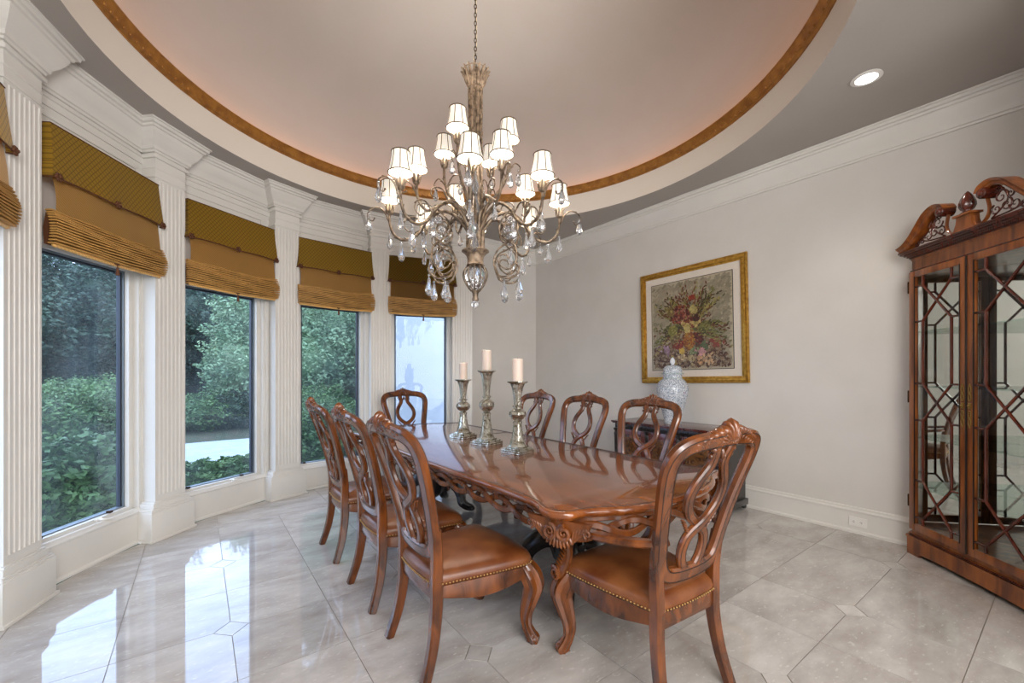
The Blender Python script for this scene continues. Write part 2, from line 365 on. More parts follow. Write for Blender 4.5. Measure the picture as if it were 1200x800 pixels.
for i in range(-2, 16):
    for j in range(-2, 16):
        if (i, j) in done: continue
        x0, y0 = X0+i*G, Y0+j*G; x1, y1 = x0+G, y0+G
        merge = (i % 2 == 0 and i >= 10) or (i % 2 == 0 and (i*7+j*5) % 11 == 0)
        if merge: x1 += G; done.add((i+1, j))
        poly = []
        for (cx_, cy_, ii, jj) in ((x0, y0, i, j), (x1, y0, i+(2 if merge else 1), j), (x1, y1, i+(2 if merge else 1), j+1), (x0, y1, i, j+1)):
            if ii % 2 == 0 and jj % 2 == 0:
                sx = 1 if cx_ == x0 else -1; sy = 1 if cy_ == y0 else -1
                a = (cx_+sx*D, cy_); b = (cx_, cy_+sy*D)
                poly += [b, a] if sx*sy > 0 else [a, b]
            else: poly.append((cx_, cy_))
        tile(shrink(poly, g))
        if i % 2 == 0 and j % 2 == 0:
            tile([(x0+D-2*g, y0), (x0, y0+D-2*g), (x0-D+2*g, y0), (x0, y0-D+2*g)][::-1], 'diamond_tile')
hall = obj('floor_hall', box(-2.2, XR, -3.9, YF-.17, -.15, 0), M['marble']); hall['kind'] = 'structure'

# ceiling with the round opening
DX, DY, DR = 1.69, 2.76, 2.345
bm = bmesh.new(); n = 96
outer = []
for i in range(n):
    a = 2*PI*i/n; dx, dy = math.cos(a), math.sin(a); ts = []
    for lim, d, c0 in ((XR+.1, dx, DX), (-1.3, dx, DX), (YB+.35, dy, DY), (YF-.2, dy, DY)):
        if abs(d) > 1e-6:
            t = (lim-c0)/d
            if t > 0: ts.append(t)
    t = min(ts); outer.append((DX+dx*t, DY+dy*t))
I = [(DX+DR*math.cos(2*PI*i/n), DY+DR*math.sin(2*PI*i/n)) for i in range(n)]
lo_i = [bm.verts.new((x, y, H)) for x, y in I]; lo_o = [bm.verts.new((x, y, H)) for x, y in outer]
for i in range(n): j = (i+1) % n; bm.faces.new((lo_i[i], lo_o[i], lo_o[j], lo_i[j]))
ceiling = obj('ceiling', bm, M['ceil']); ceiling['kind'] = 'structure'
o = obj('dome_soffit', lathe(bmesh.new(), [(DR, H), (DR, 3.62), (DR+.04, 3.62), (DR+.04, H+.002)], 128, DX, DY, cap=False), M['band'], ceiling, 40)
prof = [(DR+.0, 3.602), (DR-.012, 3.602), (DR-.016, 3.612), (DR-.032, 3.618), (DR-.034, 3.640), (DR-.050, 3.658), (DR-.053, 3.675), (DR-.062, 3.682), (DR-.062, 3.692), (DR-.040, 3.692), (DR-.040, 3.65), (DR+.05, 3.63)]
obj('gold_moulding', lathe(bmesh.new(), prof, 128, DX, DY, cap=False), M['gold'], ceiling, 50)
bm = bmesh.new()
for i in range(240):
    a = 2*PI*i/240; ball(bm, (DX+(DR-.033)*math.cos(a), DY+(DR-.033)*math.sin(a), 3.630), .011, sz=1.1)
o = obj('bead_course', bm, M['gold'], ceiling, 60); o['kind'] = 'stuff'
dp = [(DR+.05, 3.61), (DR+.05, 3.70)] + [((DR+.05)*math.cos(rad(t)), 3.70+1.05*math.sin(rad(t))) for t in range(3, 90, 3)] + [(.001, 4.75)]
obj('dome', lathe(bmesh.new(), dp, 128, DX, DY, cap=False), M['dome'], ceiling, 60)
obj('cove_strip_light', lathe(bmesh.new(), [(DR-.02, 3.672), (DR+.0, 3.672), (DR+.0, 3.680), (DR-.02, 3.680), (DR-.02, 3.672)], 96, DX, DY, cap=False), M['led'], ceiling)
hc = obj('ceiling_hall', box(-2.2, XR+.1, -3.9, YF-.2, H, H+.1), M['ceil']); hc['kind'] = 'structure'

# straight walls
def struct(name, bm, m, sm=False):
    o = obj(name, bm, m, None, sm); o['kind'] = 'structure'; return o
struct('wall_right', box(XR, XR+.15, -3.9, YB+.15, 0, H+.02), M['paint'])
struct('wall_back', box(3.02, XR+.02, YB, YB+.15, 0, H+.02), M['paint'])
bm = bmesh.new(); bx(bm, 3.35, XR+.02, YF-.15, YF, 0, H); bx(bm, -1.0, 3.35, YF-.15, YF, 3.12, H); struct('wall_front', bm, M['paint'])
struct('wall_left', box(-1.15, -.985, -3.9, 2.50, 0, H), M['paint'])
struct('wall_hall_rear', box(-2.2, XR, -4.05, -3.9, 0, H), M['paint'])
CROWN = [(0, 3.145), (.016, 3.145), (.020, 3.16), (.030, 3.165), (.034, 3.19), (.060, 3.225), (.085, 3.275), (.092, 3.30), (.104, 3.305), (.108, 3.32), (.124, 3.325), (.128, 3.345), (.138, 3.348), (.138, 3.36), (0, 3.36)]
BASEP = [(0, 0), (.03, 0), (.03, .018), (.018, .03), (.018, .175), (.024, .18), (.024, .19), (.014, .20), (.012, .215), (0, .222)]
bm = bmesh.new(); ribbon_moulding(bm, (XR, YF), (XR, YB), (-1, 0), CROWN); struct('trim_1', bm, M['trimw'], 30)
bm = bmesh.new(); ribbon_moulding(bm, (3.05, YB), (XR, YB), (0, -1), CROWN); struct('trim_2', bm, M['trimw'], 30)
bm = bmesh.new(); ribbon_moulding(bm, (-.985, YF), (XR, YF), (0, 1), CROWN); struct('trim_3', bm, M['trimw'], 30)
bm = bmesh.new(); ribbon_moulding(bm, (XR, YF), (XR, YB), (-1, 0), BASEP); struct('baseboard_right', bm, M['trimw'], 30)
bm = bmesh.new(); ribbon_moulding(bm, (3.05, YB), (XR, YB), (0, -1), BASEP); struct('baseboard_back', bm, M['trimw'], 30)
bm = bmesh.new(); ribbon_moulding(bm, (3.35, YF), (XR, YF), (0, 1), BASEP); struct('baseboard_front', bm, M['trimw'], 30)

# window bow: one wall with a bay per window, pilasters between
wl = sempty('wall_bow', (CX, CY, 0))
def frame_at(a, r):   # local x along the wall (to the right seen from inside), local y towards the room
    x, y = pol(a, r); return (x, y, 0), rad(a)+PI/2
def child_empty(name, a, r, par=None):
    (x, y, z), rz = frame_at(a, r); e = bpy.data.objects.new(name, None); C.objects.link(e); e.location = (x, y, z); e.rotation_euler = (0, 0, rz); return e
GW, GZ0, GZ1 = .345, .305, 2.15     # half glass width, sill and head of the glass
bays = []
for i in range(5):
    am = (ANG[i]+ANG[i+1])/2; half = RW*math.sin(rad((ANG[i]-ANG[i+1])/2)); rr = RW*math.cos(rad((ANG[i]-ANG[i+1])/2))
    if i == 1: am -= .75; half += .03
    bays.append((am, half, rr))
def bayobj(name, bm, m, am, rr, sm=False, parent=None):
    (x, y, z), rz = frame_at(am, rr); o = obj(name, bm, m, None, sm); 
    o.location = (x, y, 0); o.rotation_euler = (0, 0, rz); return o
for i, (am, half, rr) in enumerate(bays):
    hw = half+.02; ow = GW+.075
    bm = bmesh.new()
    # local +y is towards the room centre
    bx(bm, -hw, -ow, -.16, 0, 0, H); bx(bm, ow, hw, -.16, 0, 0, H); bx(bm, -ow, ow, -.16, 0, 0, GZ0-.045); bx(bm, -ow, ow, -.16, 0, GZ1+.06, H)
    o = bayobj('wall_bow_bay', bm, M['trimw'], am, rr); o.name = 'wall_panel'
    o['kind'] = 'structure'
    base = o
    o.name = 'wall_window_side' if i == 0 else 'wall_window_side'
    # skirting, panel moulding over the blind, crown
    def add(name, bm, m=M['trimw'], sm=30):
        q = obj(name, bm, m, base, sm); return q
    bm = bmesh.new(); ribbon_moulding(bm, (-hw, 0), (hw, 0), (0, 1), [(0, 0), (.035, 0), (.035, .014), (.022, .026), (.022, .235), (.030, .242), (.030, .252), (.016, .262), (.010, .275), (0, .28)]); add('skirting', bm)
    bm = bmesh.new(); ribbon_moulding(bm, (-hw, 0), (hw, 0), (0, 1), CROWN); add('crown', bm)
    bm = bmesh.new(); ribbon_moulding(bm, (-hw, 0), (hw, 0), (0, 1), [(0, 3.055), (.012, 3.055), (.014, 3.10), (.024, 3.105), (.024, 3.12), (0, 3.12)]); add('architrave', bm)
    bm = bmesh.new()
    for (x0, x1, z0, z1) in ((-.40, .40, 2.985, 3.01), (-.40, -.375, 2.4, 3.01), (.375, .40, 2.4, 3.01)): bx(bm, x0, x1, -.001, .012, z0, z1, .005)
    add('panel_moulding', bm)
    # window
    wn = bayobj('window_%d' % (i+1), box(-.001, .001, -.15, -.149, GZ0, GZ0+.001), M['trimw'], am, rr); wn['kind'] = 'structure'
    def addw(name, bm, m, sm=30, p=wn): return obj(name, bm, m, p, sm)
    bm = bmesh.new()
    def ring(bm, x, z0, z1, w, y0, y1, bev=.003):
        bx(bm, -x-w, -x, y0, y1, z0-w, z1+w, bev); bx(bm, x, x+w, y0, y1, z0-w, z1+w, bev); bx(bm, -x, x, y0, y1, z0-w, z0, bev); bx(bm, -x, x, y0, y1, z1, z1+w, bev)
    ring(bm, GW+.012, GZ0-.008, GZ1+.012, .055, -.075, -.03); addw('window_frame', bm, M['trimw'])
    bm = bmesh.new(); ring(bm, GW+.055, GZ0-.05, GZ1+.055, .03, -.06, .010, .004); ring(bm, GW+.083, GZ0-.044, GZ1+.08, .03, -.03, .018, .006); addw('casing', bm, M['trimw'])
    bm = bmesh.new(); ring(bm, GW, GZ0, GZ1, .014, -.115, -.062, .002); addw('sash', bm, M['alum'])
    bm = bmesh.new()
    bx(bm, GW-.014, GW+.001, -.105, -.075, GZ0, GZ1); bx(bm, -GW-.001, -GW+.014, -.105, -.075, GZ0, GZ1); bx(bm, -GW, GW, -.105, -.075, GZ1-.014, GZ1+.001); addw('glazing_channel', bm, M['black'])
    addw('pane', box(-GW, GW, -.096, -.092, GZ0, GZ1), M['pane'], False)
    if i < 4:
        ck = bmesh.new(); tube(ck, [(-.09, -.03, GZ0-.022), (-.09, .0, GZ0-.018), (-.12, .015, GZ0-.026), (-.145, .018, GZ0-.030)], [.012, .008, .006, .009], 8); bx(ck, -.112, -.062, -.032, -.020, GZ0-.035, GZ0-.01, .003)
        addw('window_crank', ck, M['white'], 40)
        for sx in (-.2, .315):
            addw('latch', box(sx-.012, sx+.012, -.062, -.028, GZ0-.004, GZ0+.012, .003), M['hinge'])

# pilasters
def flute_prof(w, d, nf=7, fw=.023, fd=.0055):
    P = [(-w/2, -.13), (-w/2, d)]; pitch = w/(nf+.6)
    for k in range(nf):
        c = -w/2+pitch*(k+.8)
        P += [(c-fw/2, d)] + [(c-fw/2*math.cos(PI*q/5), d-fd*math.sin(PI*q/5)) for q in range(1, 5)] + [(c+fw/2, d)]
    P += [(w/2, d), (w/2, -.13)]; return P
for k, a in enumerate(ANG):
    rr = RP+.055
    (x, y, z), rz = frame_at(a, rr)
    bm = bmesh.new(); prism(bm, flute_prof(.27, .06), .36, 2.93); bx(bm, -.134, .134, -.13, .0595, .30, .361); bx(bm, -.134, .134, -.13, .0595, 2.929, 3.15)
    o = obj('trim_pilaster', bm, M['trimw'], None, 30); o.location = (x, y, 0); o.rotation_euler = (0, 0, rz); o['kind'] = 'structure'; o.name = 'trim_%d' % (k+4)
    def ap(nm, bm): return obj(nm, bm, M['trimw'], o, 30)
    bm = bmesh.new(); W = .175
    def stepped(bm, lst):
        for hw_, d, z0, z1 in lst: bx(bm, -hw_, hw_, -.13, d, z0, z1, .003)
    stepped(bm, [(.205, .108, 0, .018), (.195, .095, .016, .235), (.188, .090, .234, .250), (.180, .083, .249, .262), (.165, .078, .261, .300), (.150, .072, .299, .312)])
    ap('base_block', bm)
    bm = bmesh.new(); stepped(bm, [(.145, .068, 2.945, 2.965), (.139, .064, 3.02, 3.035), (.152, .078, 3.10, 3.125)]); ap('capital', bm)
    bm = bmesh.new()
    # crown breaking forward over the pilaster
    prof = [(d, z) for d, z in CROWN]
    for (d0, z0), (d1, z1) in zip(prof[:-2], prof[1:-1]):
        if z1-z0 > .0005:
            za, zb = z0, z1; A = .125+d0; B = .125+d1
            v = [bm.verts.new(p) for p in ((-A-.01, -.13, za), (A+.01, -.13, za), (A+.01, .055+d0, za), (-A-.01, .055+d0, za), (-B-.01, -.13, zb), (B+.01, -.13, zb), (B+.01, .055+d1, zb), (-B-.01, .055+d1, zb))]
            for f in ((0, 3, 2, 1), (4, 5, 6, 7), (1, 2, 6, 5), (2, 3, 7, 6), (3, 0, 4, 7)): bm.faces.new([v[q] for q in f])
    ap('crown_break', bm)
# outlet on the right baseboard, recessed light
t = thing('wall_outlet', 'white horizontal electrical outlet set in the right-hand baseboard', 'outlet', (XR-.020, 1.125, .1))
obj('cover_plate', box(-.006, .002, -.062, .062, -.039, .039, .003), M['white'], t)
bm = bmesh.new()
for s in (-.026, .026):
    lathe_pts = [(s+.016*math.cos(2*PI*q/16), .0155*math.sin(2*PI*q/16)) for q in range(16)]
    prism(bm, [(p[0], p[1]) for p in lathe_pts], -.009, -.005, 'x')
obj('socket', bm, M['white'], t)
for s in (-.026, .026):
    for zz in (-.006, .006): obj('slot', box(-.0096, -.0085, s-.005, s+.004, zz-.0015, zz+.0015), M['slot'], t)
    obj('ground_slot', box(-.0096, -.0085, s+.007, s+.011, -.002, .002), M['slot'], t)
t = thing('recessed_downlight', 'small round lit recessed downlight in the ceiling above the cabinet side', 'ceiling light', (3.64, .87, H))
obj('trim_ring', lathe(bmesh.new(), [(.062, -.001), (.085, -.001), (.088, -.006), (.062, -.010), (.062, -.001)], 28, cap=False), M['white'], t, 40)
obj('lens', lathe(bmesh.new(), [(.001, -.004), (.062, -.004), (.062, -.001)], 28), mat('downlight_lens', '#ffffff', .5, emis=(1, .97, .95, 1), estr=6), t)
l = bpy.data.lights.new('downlight_lamp', 'SPOT'); l.energy = 28; l.spot_size = rad(110); l.spot_blend = .8; l.color = (1, .93, .85); l.shadow_soft_size = .05
lo = bpy.data.objects.new('downlight_lamp', l); C.objects.link(lo); lo.parent = t; lo.location = (0, 0, -.03)

# ------------------------------------------------------------------ roman blinds
def make_blind():
    t = thing('roman_blind', 'x', 'window blind')
    def q(name, bm, m, sm=40, p=t): return obj(name, bm, m, p, sm)
    NX = 24
    # valance: quilted skirt hanging from the board, flaring at the bottom corners
    bm = bmesh.new(); rows = []
    for k in range(7):
        v = k/6; z = 2.885-.325*v; hw = .432+.022*v**2; y = .062+.030*v
        row = [bm.verts.new((-hw, -.07, z))]
        for i in range(NX+1):
            s = -1+2*i/NX; row.append(bm.verts.new((hw*s, y+.006*math.sin(s*7+1)*v, z-(.012*abs(math.sin(s*PI))**1.5*-1)*v-.012*v)))
        row.append(bm.verts.new((hw, -.07, z))); rows.append(row)
    for A, B in zip(rows, rows[1:]):
        for i in range(len(A)-1): bm.faces.new((A[i], A[i+1], B[i+1], B[i]))
    bm.faces.new([rows[0][0], rows[0][1], rows[0][-2], rows[0][-1]])
    bmesh.ops.solidify(bm, geom=bm.faces[:], thickness=.004); q('valance', bm, M['quilt'], 60)
    bm = bmesh.new()
    pts = [(.454*s, .094+.006*math.sin(s*7+1), 2.548+.012*abs(math.sin(s*PI))**1.5) for s in [i/12-1 for i in range(25)]]
    pts = [(-.454, .0, 2.548)]+pts+[(.454, .0, 2.548)]
    tube(bm, pts, .005, 6, 1)
    tube(bm, [(-.434, .0, 2.887), (-.434, .064, 2.887), (.434, .064, 2.887), (.434, .0, 2.887)], .0035, 6, 1); q('corded_edge', bm, M['cord'], 60)
    for x in (-.425, 0, .425):
        bm = bmesh.new()
        for k in range(6): ball(bm, (x+.017*math.cos(k*PI/3), .106, 2.556+.017*math.sin(k*PI/3)), .012, 1, .8, 1)
        ball(bm, (x, .114, 2.556), .012); q('rosette', bm, M['cord'], 60)
    # smooth panel
    bm = bmesh.new(); rows = []
    for k in range(9):
        v = k/8; z = 2.60-.27*v; hw = .425-.008*math.sin(v*PI)
        rows.append([bm.verts.new((hw*(-1+2*i/NX), .055+.03*v+.008*math.sin(v*PI)+.004*math.sin(i*.9)*v, z-.022*v*(1-(-1+2*i/NX)**2))) for i in range(NX+1)])
    for A, B in zip(rows, rows[1:]):
        for i in range(NX): bm.faces.new((A[i], A[i+1], B[i+1], B[i]))
    bmesh.ops.solidify(bm, geom=bm.faces[:], thickness=.004); q('fabric_panel', bm, M['gold_silk'], 60)
    # stacked pleats, sagging in the middle
    bm = bmesh.new(); npl = 13
    for k in range(npl):
        v = k/(npl-1); hw = .446+.006*math.sin(v*PI); z = 2.352-.200*v; y = .070+.04*math.sin(v*PI*.75+.2)
        path = [(hw*s, y-.012*s*s, z-.018*(1-s*s)*(1-.4*v)+.003*math.sin(s*5+k)) for s in [i/10-1 for i in range(21)]]
        sweep(bm, path, [(-.024, .0045), (-.024, -.0045), (.004, -.0055), (.018, -.0045), (.023, 0), (.018, .0045), (.004, .0055)], ref=(0, 0, 1))
    q('pleats', bm, M['pleat'], 40)
    bm = bmesh.new(); sweep(bm, [(.436*s, .054-.008*s*s, 2.245-.012*(1-s*s)) for s in [i/10-1 for i in range(21)]], [(-.006, -.105), (.012, -.10), (.022, 0), (.010, .10), (-.006, .105)], ref=(0, 0, 1)); q('pleat_backing', bm, M['cord'], 40)
    bm = bmesh.new(); tube(bm, [(-.415, .075, 2.140), (0, .078, 2.128), (.415, .075, 2.140)], .012, 10, 6); ball(bm, (-.418, .075, 2.14), .016); ball(bm, (.418, .075, 2.14), .016); q('bottom_bar', bm, M['gold_silk'], 50)
    bm = bmesh.new(); tube(bm, [(0, .098, 2.150), (0, .10, 2.105)], .003, 6, 1); ball(bm, (0, .096, 2.132), .013, 1.8, .6, .7)
    lathe(bm, [(.003, 2.108), (.008, 2.104), (.007, 2.096), (.009, 2.09), (.0125, 2.055), (.011, 2.052)], 12, 0, .10); q('tassel', bm, M['cord'], 50)
    return t
blind = make_blind(); index_kids()
LB = ['gold roman blind cut off by the left edge of the photo', 'largest gold roman blind, over the left-hand window between the two nearest pilasters',
      'gold roman blind with flared right corner, over the second window with the driveway view', 'gold roman blind over the third window, just left of the chandelier', 'smallest gold roman blind, partly behind the chandelier, over the window onto the white wall']
for i, (am, half, rr) in enumerate(bays):
    b_ = blind if i == 0 else copy_tree(blind)
    x, y = pol(am, rr-.075); b_.location = (x, y, 0); b_.rotation_euler = (0, 0, rad(am)+PI/2); b_['label'] = LB[i]; b_['group'] = 'roman blinds in the bow window'

# ------------------------------------------------------------------ dining chairs
def yb(z):
    t = (z-.45)/.7
    return -.235-.06*max(t, 0)-.14*max(t, 0)**1.7
def bp(x, z, off=0):
    d = (yb(z+.01)-yb(z-.01))/.02; n = Vector((-.55*x, 1, -d)).normalized()
    p = Vector((x, yb(z)+.30*x*x, z)); return p+n*off, n
HALF = [(0, .530), (.09, .534), (.150, .550), (.186, .60), (.208, .70), (.234, .83), (.262, .96), (.267, 1.02), (.248, 1.066), (.195, 1.092), (.10, 1.102), (0, 1.106)]
def loop2(): return cat([(x, z, 0) for x, z in HALF]+[(-x, z, 0) for x, z in HALF[-2:0:-1]], 6, True)
SEAT = [(0, .285), (.14, .278), (.23, .262), (.268, .225), (.262, .12), (.245, 0), (.222, -.12), (.20, -.225), (.17, -.25), (0, -.262)]
def seat_outline(n=5): return cat([(x, y, 0) for x, y in SEAT]+[(-x, y, 0) for x, y in SEAT[-2:0:-1]], n, True)
def offset_ring(P, off):
    out = []; n = len(P)
    for i in range(n):
        T = (P[(i+1) % n]-P[(i-1) % n]).normalized(); out.append(Vector((P[i].x-T.y*off, P[i].y+T.x*off, 0)))
    return out
def ringstack(bm, P, lst, capb=True, capt=True, sgn=1):
    rings = []
    for off, z in lst:
        Q = offset_ring(P, off*sgn); zz = z if isinstance(z, (list, tuple)) else [z]*len(P)
        rings.append([bm.verts.new((p.x, p.y, zz[i])) for i, p in enumerate(Q)])
    n = len(P)
    for A, B in zip(rings, rings[1:]):
        for j in range(n): bm.faces.new((A[j], A[(j+1) % n], B[(j+1) % n], B[j]))
    if capb: bm.faces.new(rings[0][::-1])
    if capt: bm.faces.new(rings[-1])
    return bm
def volute(bm, c, R, axis, sgn=1, turns=1.6, r=.007, start=0, n=26, th=.6):
    """flat spiral in the plane normal to axis: axis 'y' -> xz plane, 'x' -> yz plane"""
    pts = []
    for i in range(n):
        t = i/(n-1); a = start+sgn*t*turns*2*PI; q = R*(1-t)**.8+.002
        u, v = math.cos(a)*q, math.sin(a)*q
        pts.append((c[0]+u, c[1], c[2]+v) if axis == 'y' else (c[0], c[1]+u, c[2]+v))
    return tube(bm, pts, [r, r, r*.7, r*.5], 6, 1)
def make_chair(arms=False):
    t = thing('armchair' if arms else 'dining_chair', 'x', 'chair')
    def q(name, bm, m=M['wood'], sm=35, p=t): return obj(name, bm, m, p, sm)
    L = loop2(); pts = [bp(p.x, p.y)[0] for p in L]; nrm = [bp(p.x, p.y)[1] for p in L]
    bf = q('back_frame', sweep(bmesh.new(), pts, rprof(.066, .038, .010), ref=nrm, closed=True))
    bm = bmesh.new()
    for side in (.0193, -.0193):
        for off in (.0205, -.0205):
            Q = offset_ring(L, off); sweep(bm, [bp(p.x, p.y, side)[0] for p in Q], rprof(.0042, .0014, .0003), ref=nrm, closed=True)
    q('inlay_line', bm, M['line'], 35, bf)
    # carved shell crest with acanthus running down both shoulders
    bm = bmesh.new()
    for k in range(-5, 6):
        a = k*.30; ln = .074-.0045*abs(k)
        c, n = bp(math.sin(a)*ln*.75, 1.092+math.cos(a)*ln*.62)
        ball(bm, c, 1, .0095, .029, ln*.62, 2, Matrix.Rotation(a, 4, 'Y'))
    for s in (-1, 1):
        for k in range(6):
            x = .050+.027*k; z = 1.139-.0050*k-.0007*k*k
            c, n = bp(s*x, z); ball(bm, c, 1, .021, .0255, .0165-.0018*k, 2, Matrix.Rotation(s*(.9-.1*k), 4, 'Y'))
            c, n = bp(s*x, z-.024); ball(bm, c, 1, .017, .0245, .009, 2, Matrix.Rotation(-s*.5, 4, 'Y'))
    c, n = bp(0, 1.098); ball(bm, c, 1, .012, .026, .012, 2)
    for k in range(-3, 4):
        c, n = bp(k*.017, 1.092-.0012*k*k); ball(bm, c, 1, .0075, .0235, .012, 2, Matrix.Rotation(k*.25, 4, 'Y'))
    q('crest_carving', bm, M['wood'], 60)
    # interlaced splat: two ribbons
    R1 = [(.036, .545), (.060, .585), (.070, .632), (.060, .68), (.034, .715), (-.002, .742), (-.050, .77), (-.090, .81), (-.106, .865), (-.094, .92), (-.064, .967), (-.043, 1.002), (-.040, 1.04), (-.052, 1.085)]
    ln_bm = bmesh.new(); bm = bmesh.new()
    for s in (-1, 1):
        cp = cat([(x*s, z, 0) for x, z in R1], 6); P = []; NN = []
        for p in cp:
            o2 = s*.007*math.exp(-((p.y-.742)/.03)**2); a, n = bp(p.x, p.y, o2); P.append(a); NN.append(n)
        sweep(bm, P, rprof(.044, .026, .007), ref=NN)
        for side in (1, -1):
            for off in (.0138, -.0138):
                LP = []
                for i, p in enumerate(cp):
                    T = (cp[min(i+1, len(cp)-1)]-cp[max(i-1, 0)]).normalized(); o2 = s*.007*math.exp(-((p.y-.742)/.03)**2)
                    LP.append(bp(p.x-T.y*off, p.y+T.x*off, o2+side*.0132)[0])
                sweep(ln_bm, LP, rprof(.0034, .0012, .0003), ref=NN)
    for s in (-1, 1):
        for (x, z, r) in ((.062, 1.062, .015), (.066, 1.036, .011), (.024, 1.03, .012)):
            c, n = bp(s*x, z); ball(bm, c, r, 1, 1.1, 1, 2)
        for k in range(5):
            c, n = bp(s*(.062+.010*k), .715+.013*k); ball(bm, c, 1, .018, .011, .006, 1, Matrix.Rotation(-s*.6, 4, 'Y'))
    c, n = bp(0, 1.045); ball(bm, c, 1, .012, .014, .026, 2)
    sp = q('splat', bm); q('inlay_line', ln_bm, M['line'], 35, sp)
    # seat
    P = seat_outline()
    bm = bmesh.new(); rings = []
    for f, z in ((.985, .402), (1.0, .410), (1.012, .428), (.985, .448), (.90, .464), (.75, .477), (.5, .488), (.25, .493), (.06, .494)):
        rings.append([bm.verts.new((p.x*f, .01+(p.y-.01)*f, z)) for p in P])
    for A, B in zip(rings, rings[1:]):
        for j in range(len(P)): bm.faces.new((A[j], A[(j+1) % len(P)], B[(j+1) % len(P)], B[j]))
    bm.faces.new(rings[0][::-1]); bm.faces.new(rings[-1]); q('seat', bm, M['leather'], 80)
    lows = []
    for p in P:
        yy = p.y
        if yy > .24: z = .350-.030*math.cos(p.x/.22*PI/2)**2
        else: z = .352-.040*math.sin(max(0, min(1, (.24-yy)/.48))*PI)**1.2
        lows.append(z)
    sf = bmesh.new(); ringstack(sf, P, [(.02, [z+.012 for z in lows]), (.002, lows), (.0, [z+.008 for z in lows]), (.004, .398), (.0, .404), (.03, .404)], sgn=-1)
    q('seat_frame', sf)
    bm = bmesh.new(); tot = 0; last = None; Q = offset_ring(P, .0045)
    acc = 0
    for i in range(len(Q)):
        a, b2 = Q[i], Q[(i+1) % len(Q)]; d = (b2-a).length; k = 0
        while acc < d:
            c = a+(b2-a)*(acc/d); ball(bm, (c.x, c.y, .413), .0052, sub=1); acc += .0165
        acc -= d
    o = q('nailhead_trim', bm, M['nail'], 60); o['kind'] = 'stuff'
    # legs
    fw = .285 if arms else .245
    for s in (-1, 1):
        bm = bmesh.new(); x = s*.242
        path = cat([(x*.96, .225, .395), (x+s*.012, .248, .345), (x+s*.020, .262, .29), (x+s*.008, .250, .22), (x-s*.006, .236, .14), (x-s*.002, .238, .085), (x+s*.008, .252, .045), (x+s*.014, .262, .02), (x+s*.012, .258, .0)], 6)
        rr = interp([.040, .052, .050, .040, .030, .024, .027, .034, .024], len(path))
        sweep(bm, path, [circ(r_, 28, .13, 7) for r_ in rr])
        q('leg', bm, M['wood'], 50)
        bm = bmesh.new()
        for k in range(3): volute(bm, (x+s*(.010+.012*k), .270-.006*k, .026), .018, 'x', 1, 1.2, .006, start=-.5)
        for k in range(4): ball(bm, (x+s*.012*(k-1.5)*.9+s*.02, .285-.006*abs(k-1.5), .31), 1, .007, .010, .038, 1)
        q('leg_carving', bm, M['wood'], 50)
    for s in (-1, 1):
        bm = bmesh.new(); x = s
        path = cat([(x*.213, -.305, 0), (x*.200, -.262, .14), (x*.188, -.238, .30), (x*.186, -.236, .44), (x*.192, -.238, .54), (x*.204, -.250, .66)], 6)
        n = len(path); prs = [rprof(.042+.004*(i/n), .054-.012*abs(2*i/n-1), .007) for i in range(n)]
        sweep(bm, path, prs, ref=(0, 1, 0)); q('leg', bm, M['wood'], 35)
    q('back_rail', box(-.175, .175, -.252, -.232, .335, .415, .004))
    if arms:
        for s in (-1, 1):
            bm = bmesh.new()
            path = cat([(s*.215, -.255, .690), (s*.262, -.19, .684), (s*.298, -.06, .668), (s*.308, .09, .652), (s*.302, .20, .640), (s*.296, .245, .628)], 8)
            prs = [rprof(w_, .030, .008) for w_ in interp([.032, .05, .052, .046, .042, .03], len(path))]
            sweep(bm, path, prs, ref=(0, 0, 1)); volute(bm, (s*.298, .235, .622), .020, 'x', -1, 1.3, .013, start=1.5)
            ar = q('armrest', bm)
            bm = bmesh.new()
            path = cat([(s*.298, .225, .635), (s*.290, .185, .575), (s*.288, .185, .50), (s*.284, .225, .43), (s*.280, .262, .385)], 8)
            sweep(bm, path, [rprof(.036, w_, .008) for w_ in interp([.036, .034, .04, .05, .06], len(path))], ref=(0, 1, 0))
            volute(bm, (s*.305, .262, .395), .030, 'x', 1, 1.7, .011, start=1)
            for k in range(7): ball(bm, (s*.308, .205+.009*k-.02, .545-.018*k), 1, .006, .020, .005, 1, Matrix.Rotation(.5, 4, 'X'))
            obj('arm_support', bm, M['wood'], ar, 40)
    return t
side = make_chair(); armc = make_chair(True)
index_kids()
spots = [(1.09, 1.905, -PI/2, 'leather-seated carved dining chair nearest the camera on the window side of the table'),
         (1.09, 2.60, -PI/2, 'middle carved dining chair of the three with backs to the windows'),
         (1.09, 3.38, -PI/2, 'farthest carved dining chair of the three on the window side of the table'),
         (2.66, 2.16, PI/2, 'carved dining chair in front of the vase and sideboard, across the table'),
         (2.66, 2.89, PI/2, 'middle carved dining chair on the wall side of the table, left of the sideboard'),
         (2.66, 3.62, PI/2, 'carved dining chair on the wall side nearest the room corner, beside the tallest candles')]
for i, (x, y, r, lab) in enumerate(spots):
    o = side if i == 0 else copy_tree(side); o.location = (x, y, 0); o.rotation_euler = (0, 0, r); o['label'] = lab; o['group'] = 'dining chairs along the sides of the table'
armc.location = (1.66, 1.225, 0); armc.rotation_euler = (0, 0, rad(-4)); armc['label'] = 'carved armchair with leather seat at the near end of the table'; armc['group'] = 'armchairs at the table ends'
o = copy_tree(armc); o.location = (2.06, 4.66, 0); o.rotation_euler = (0, 0, PI); o['label'] = 'carved armchair at the far end of the table in front of the bluish window'; o['group'] = 'armchairs at the table ends'

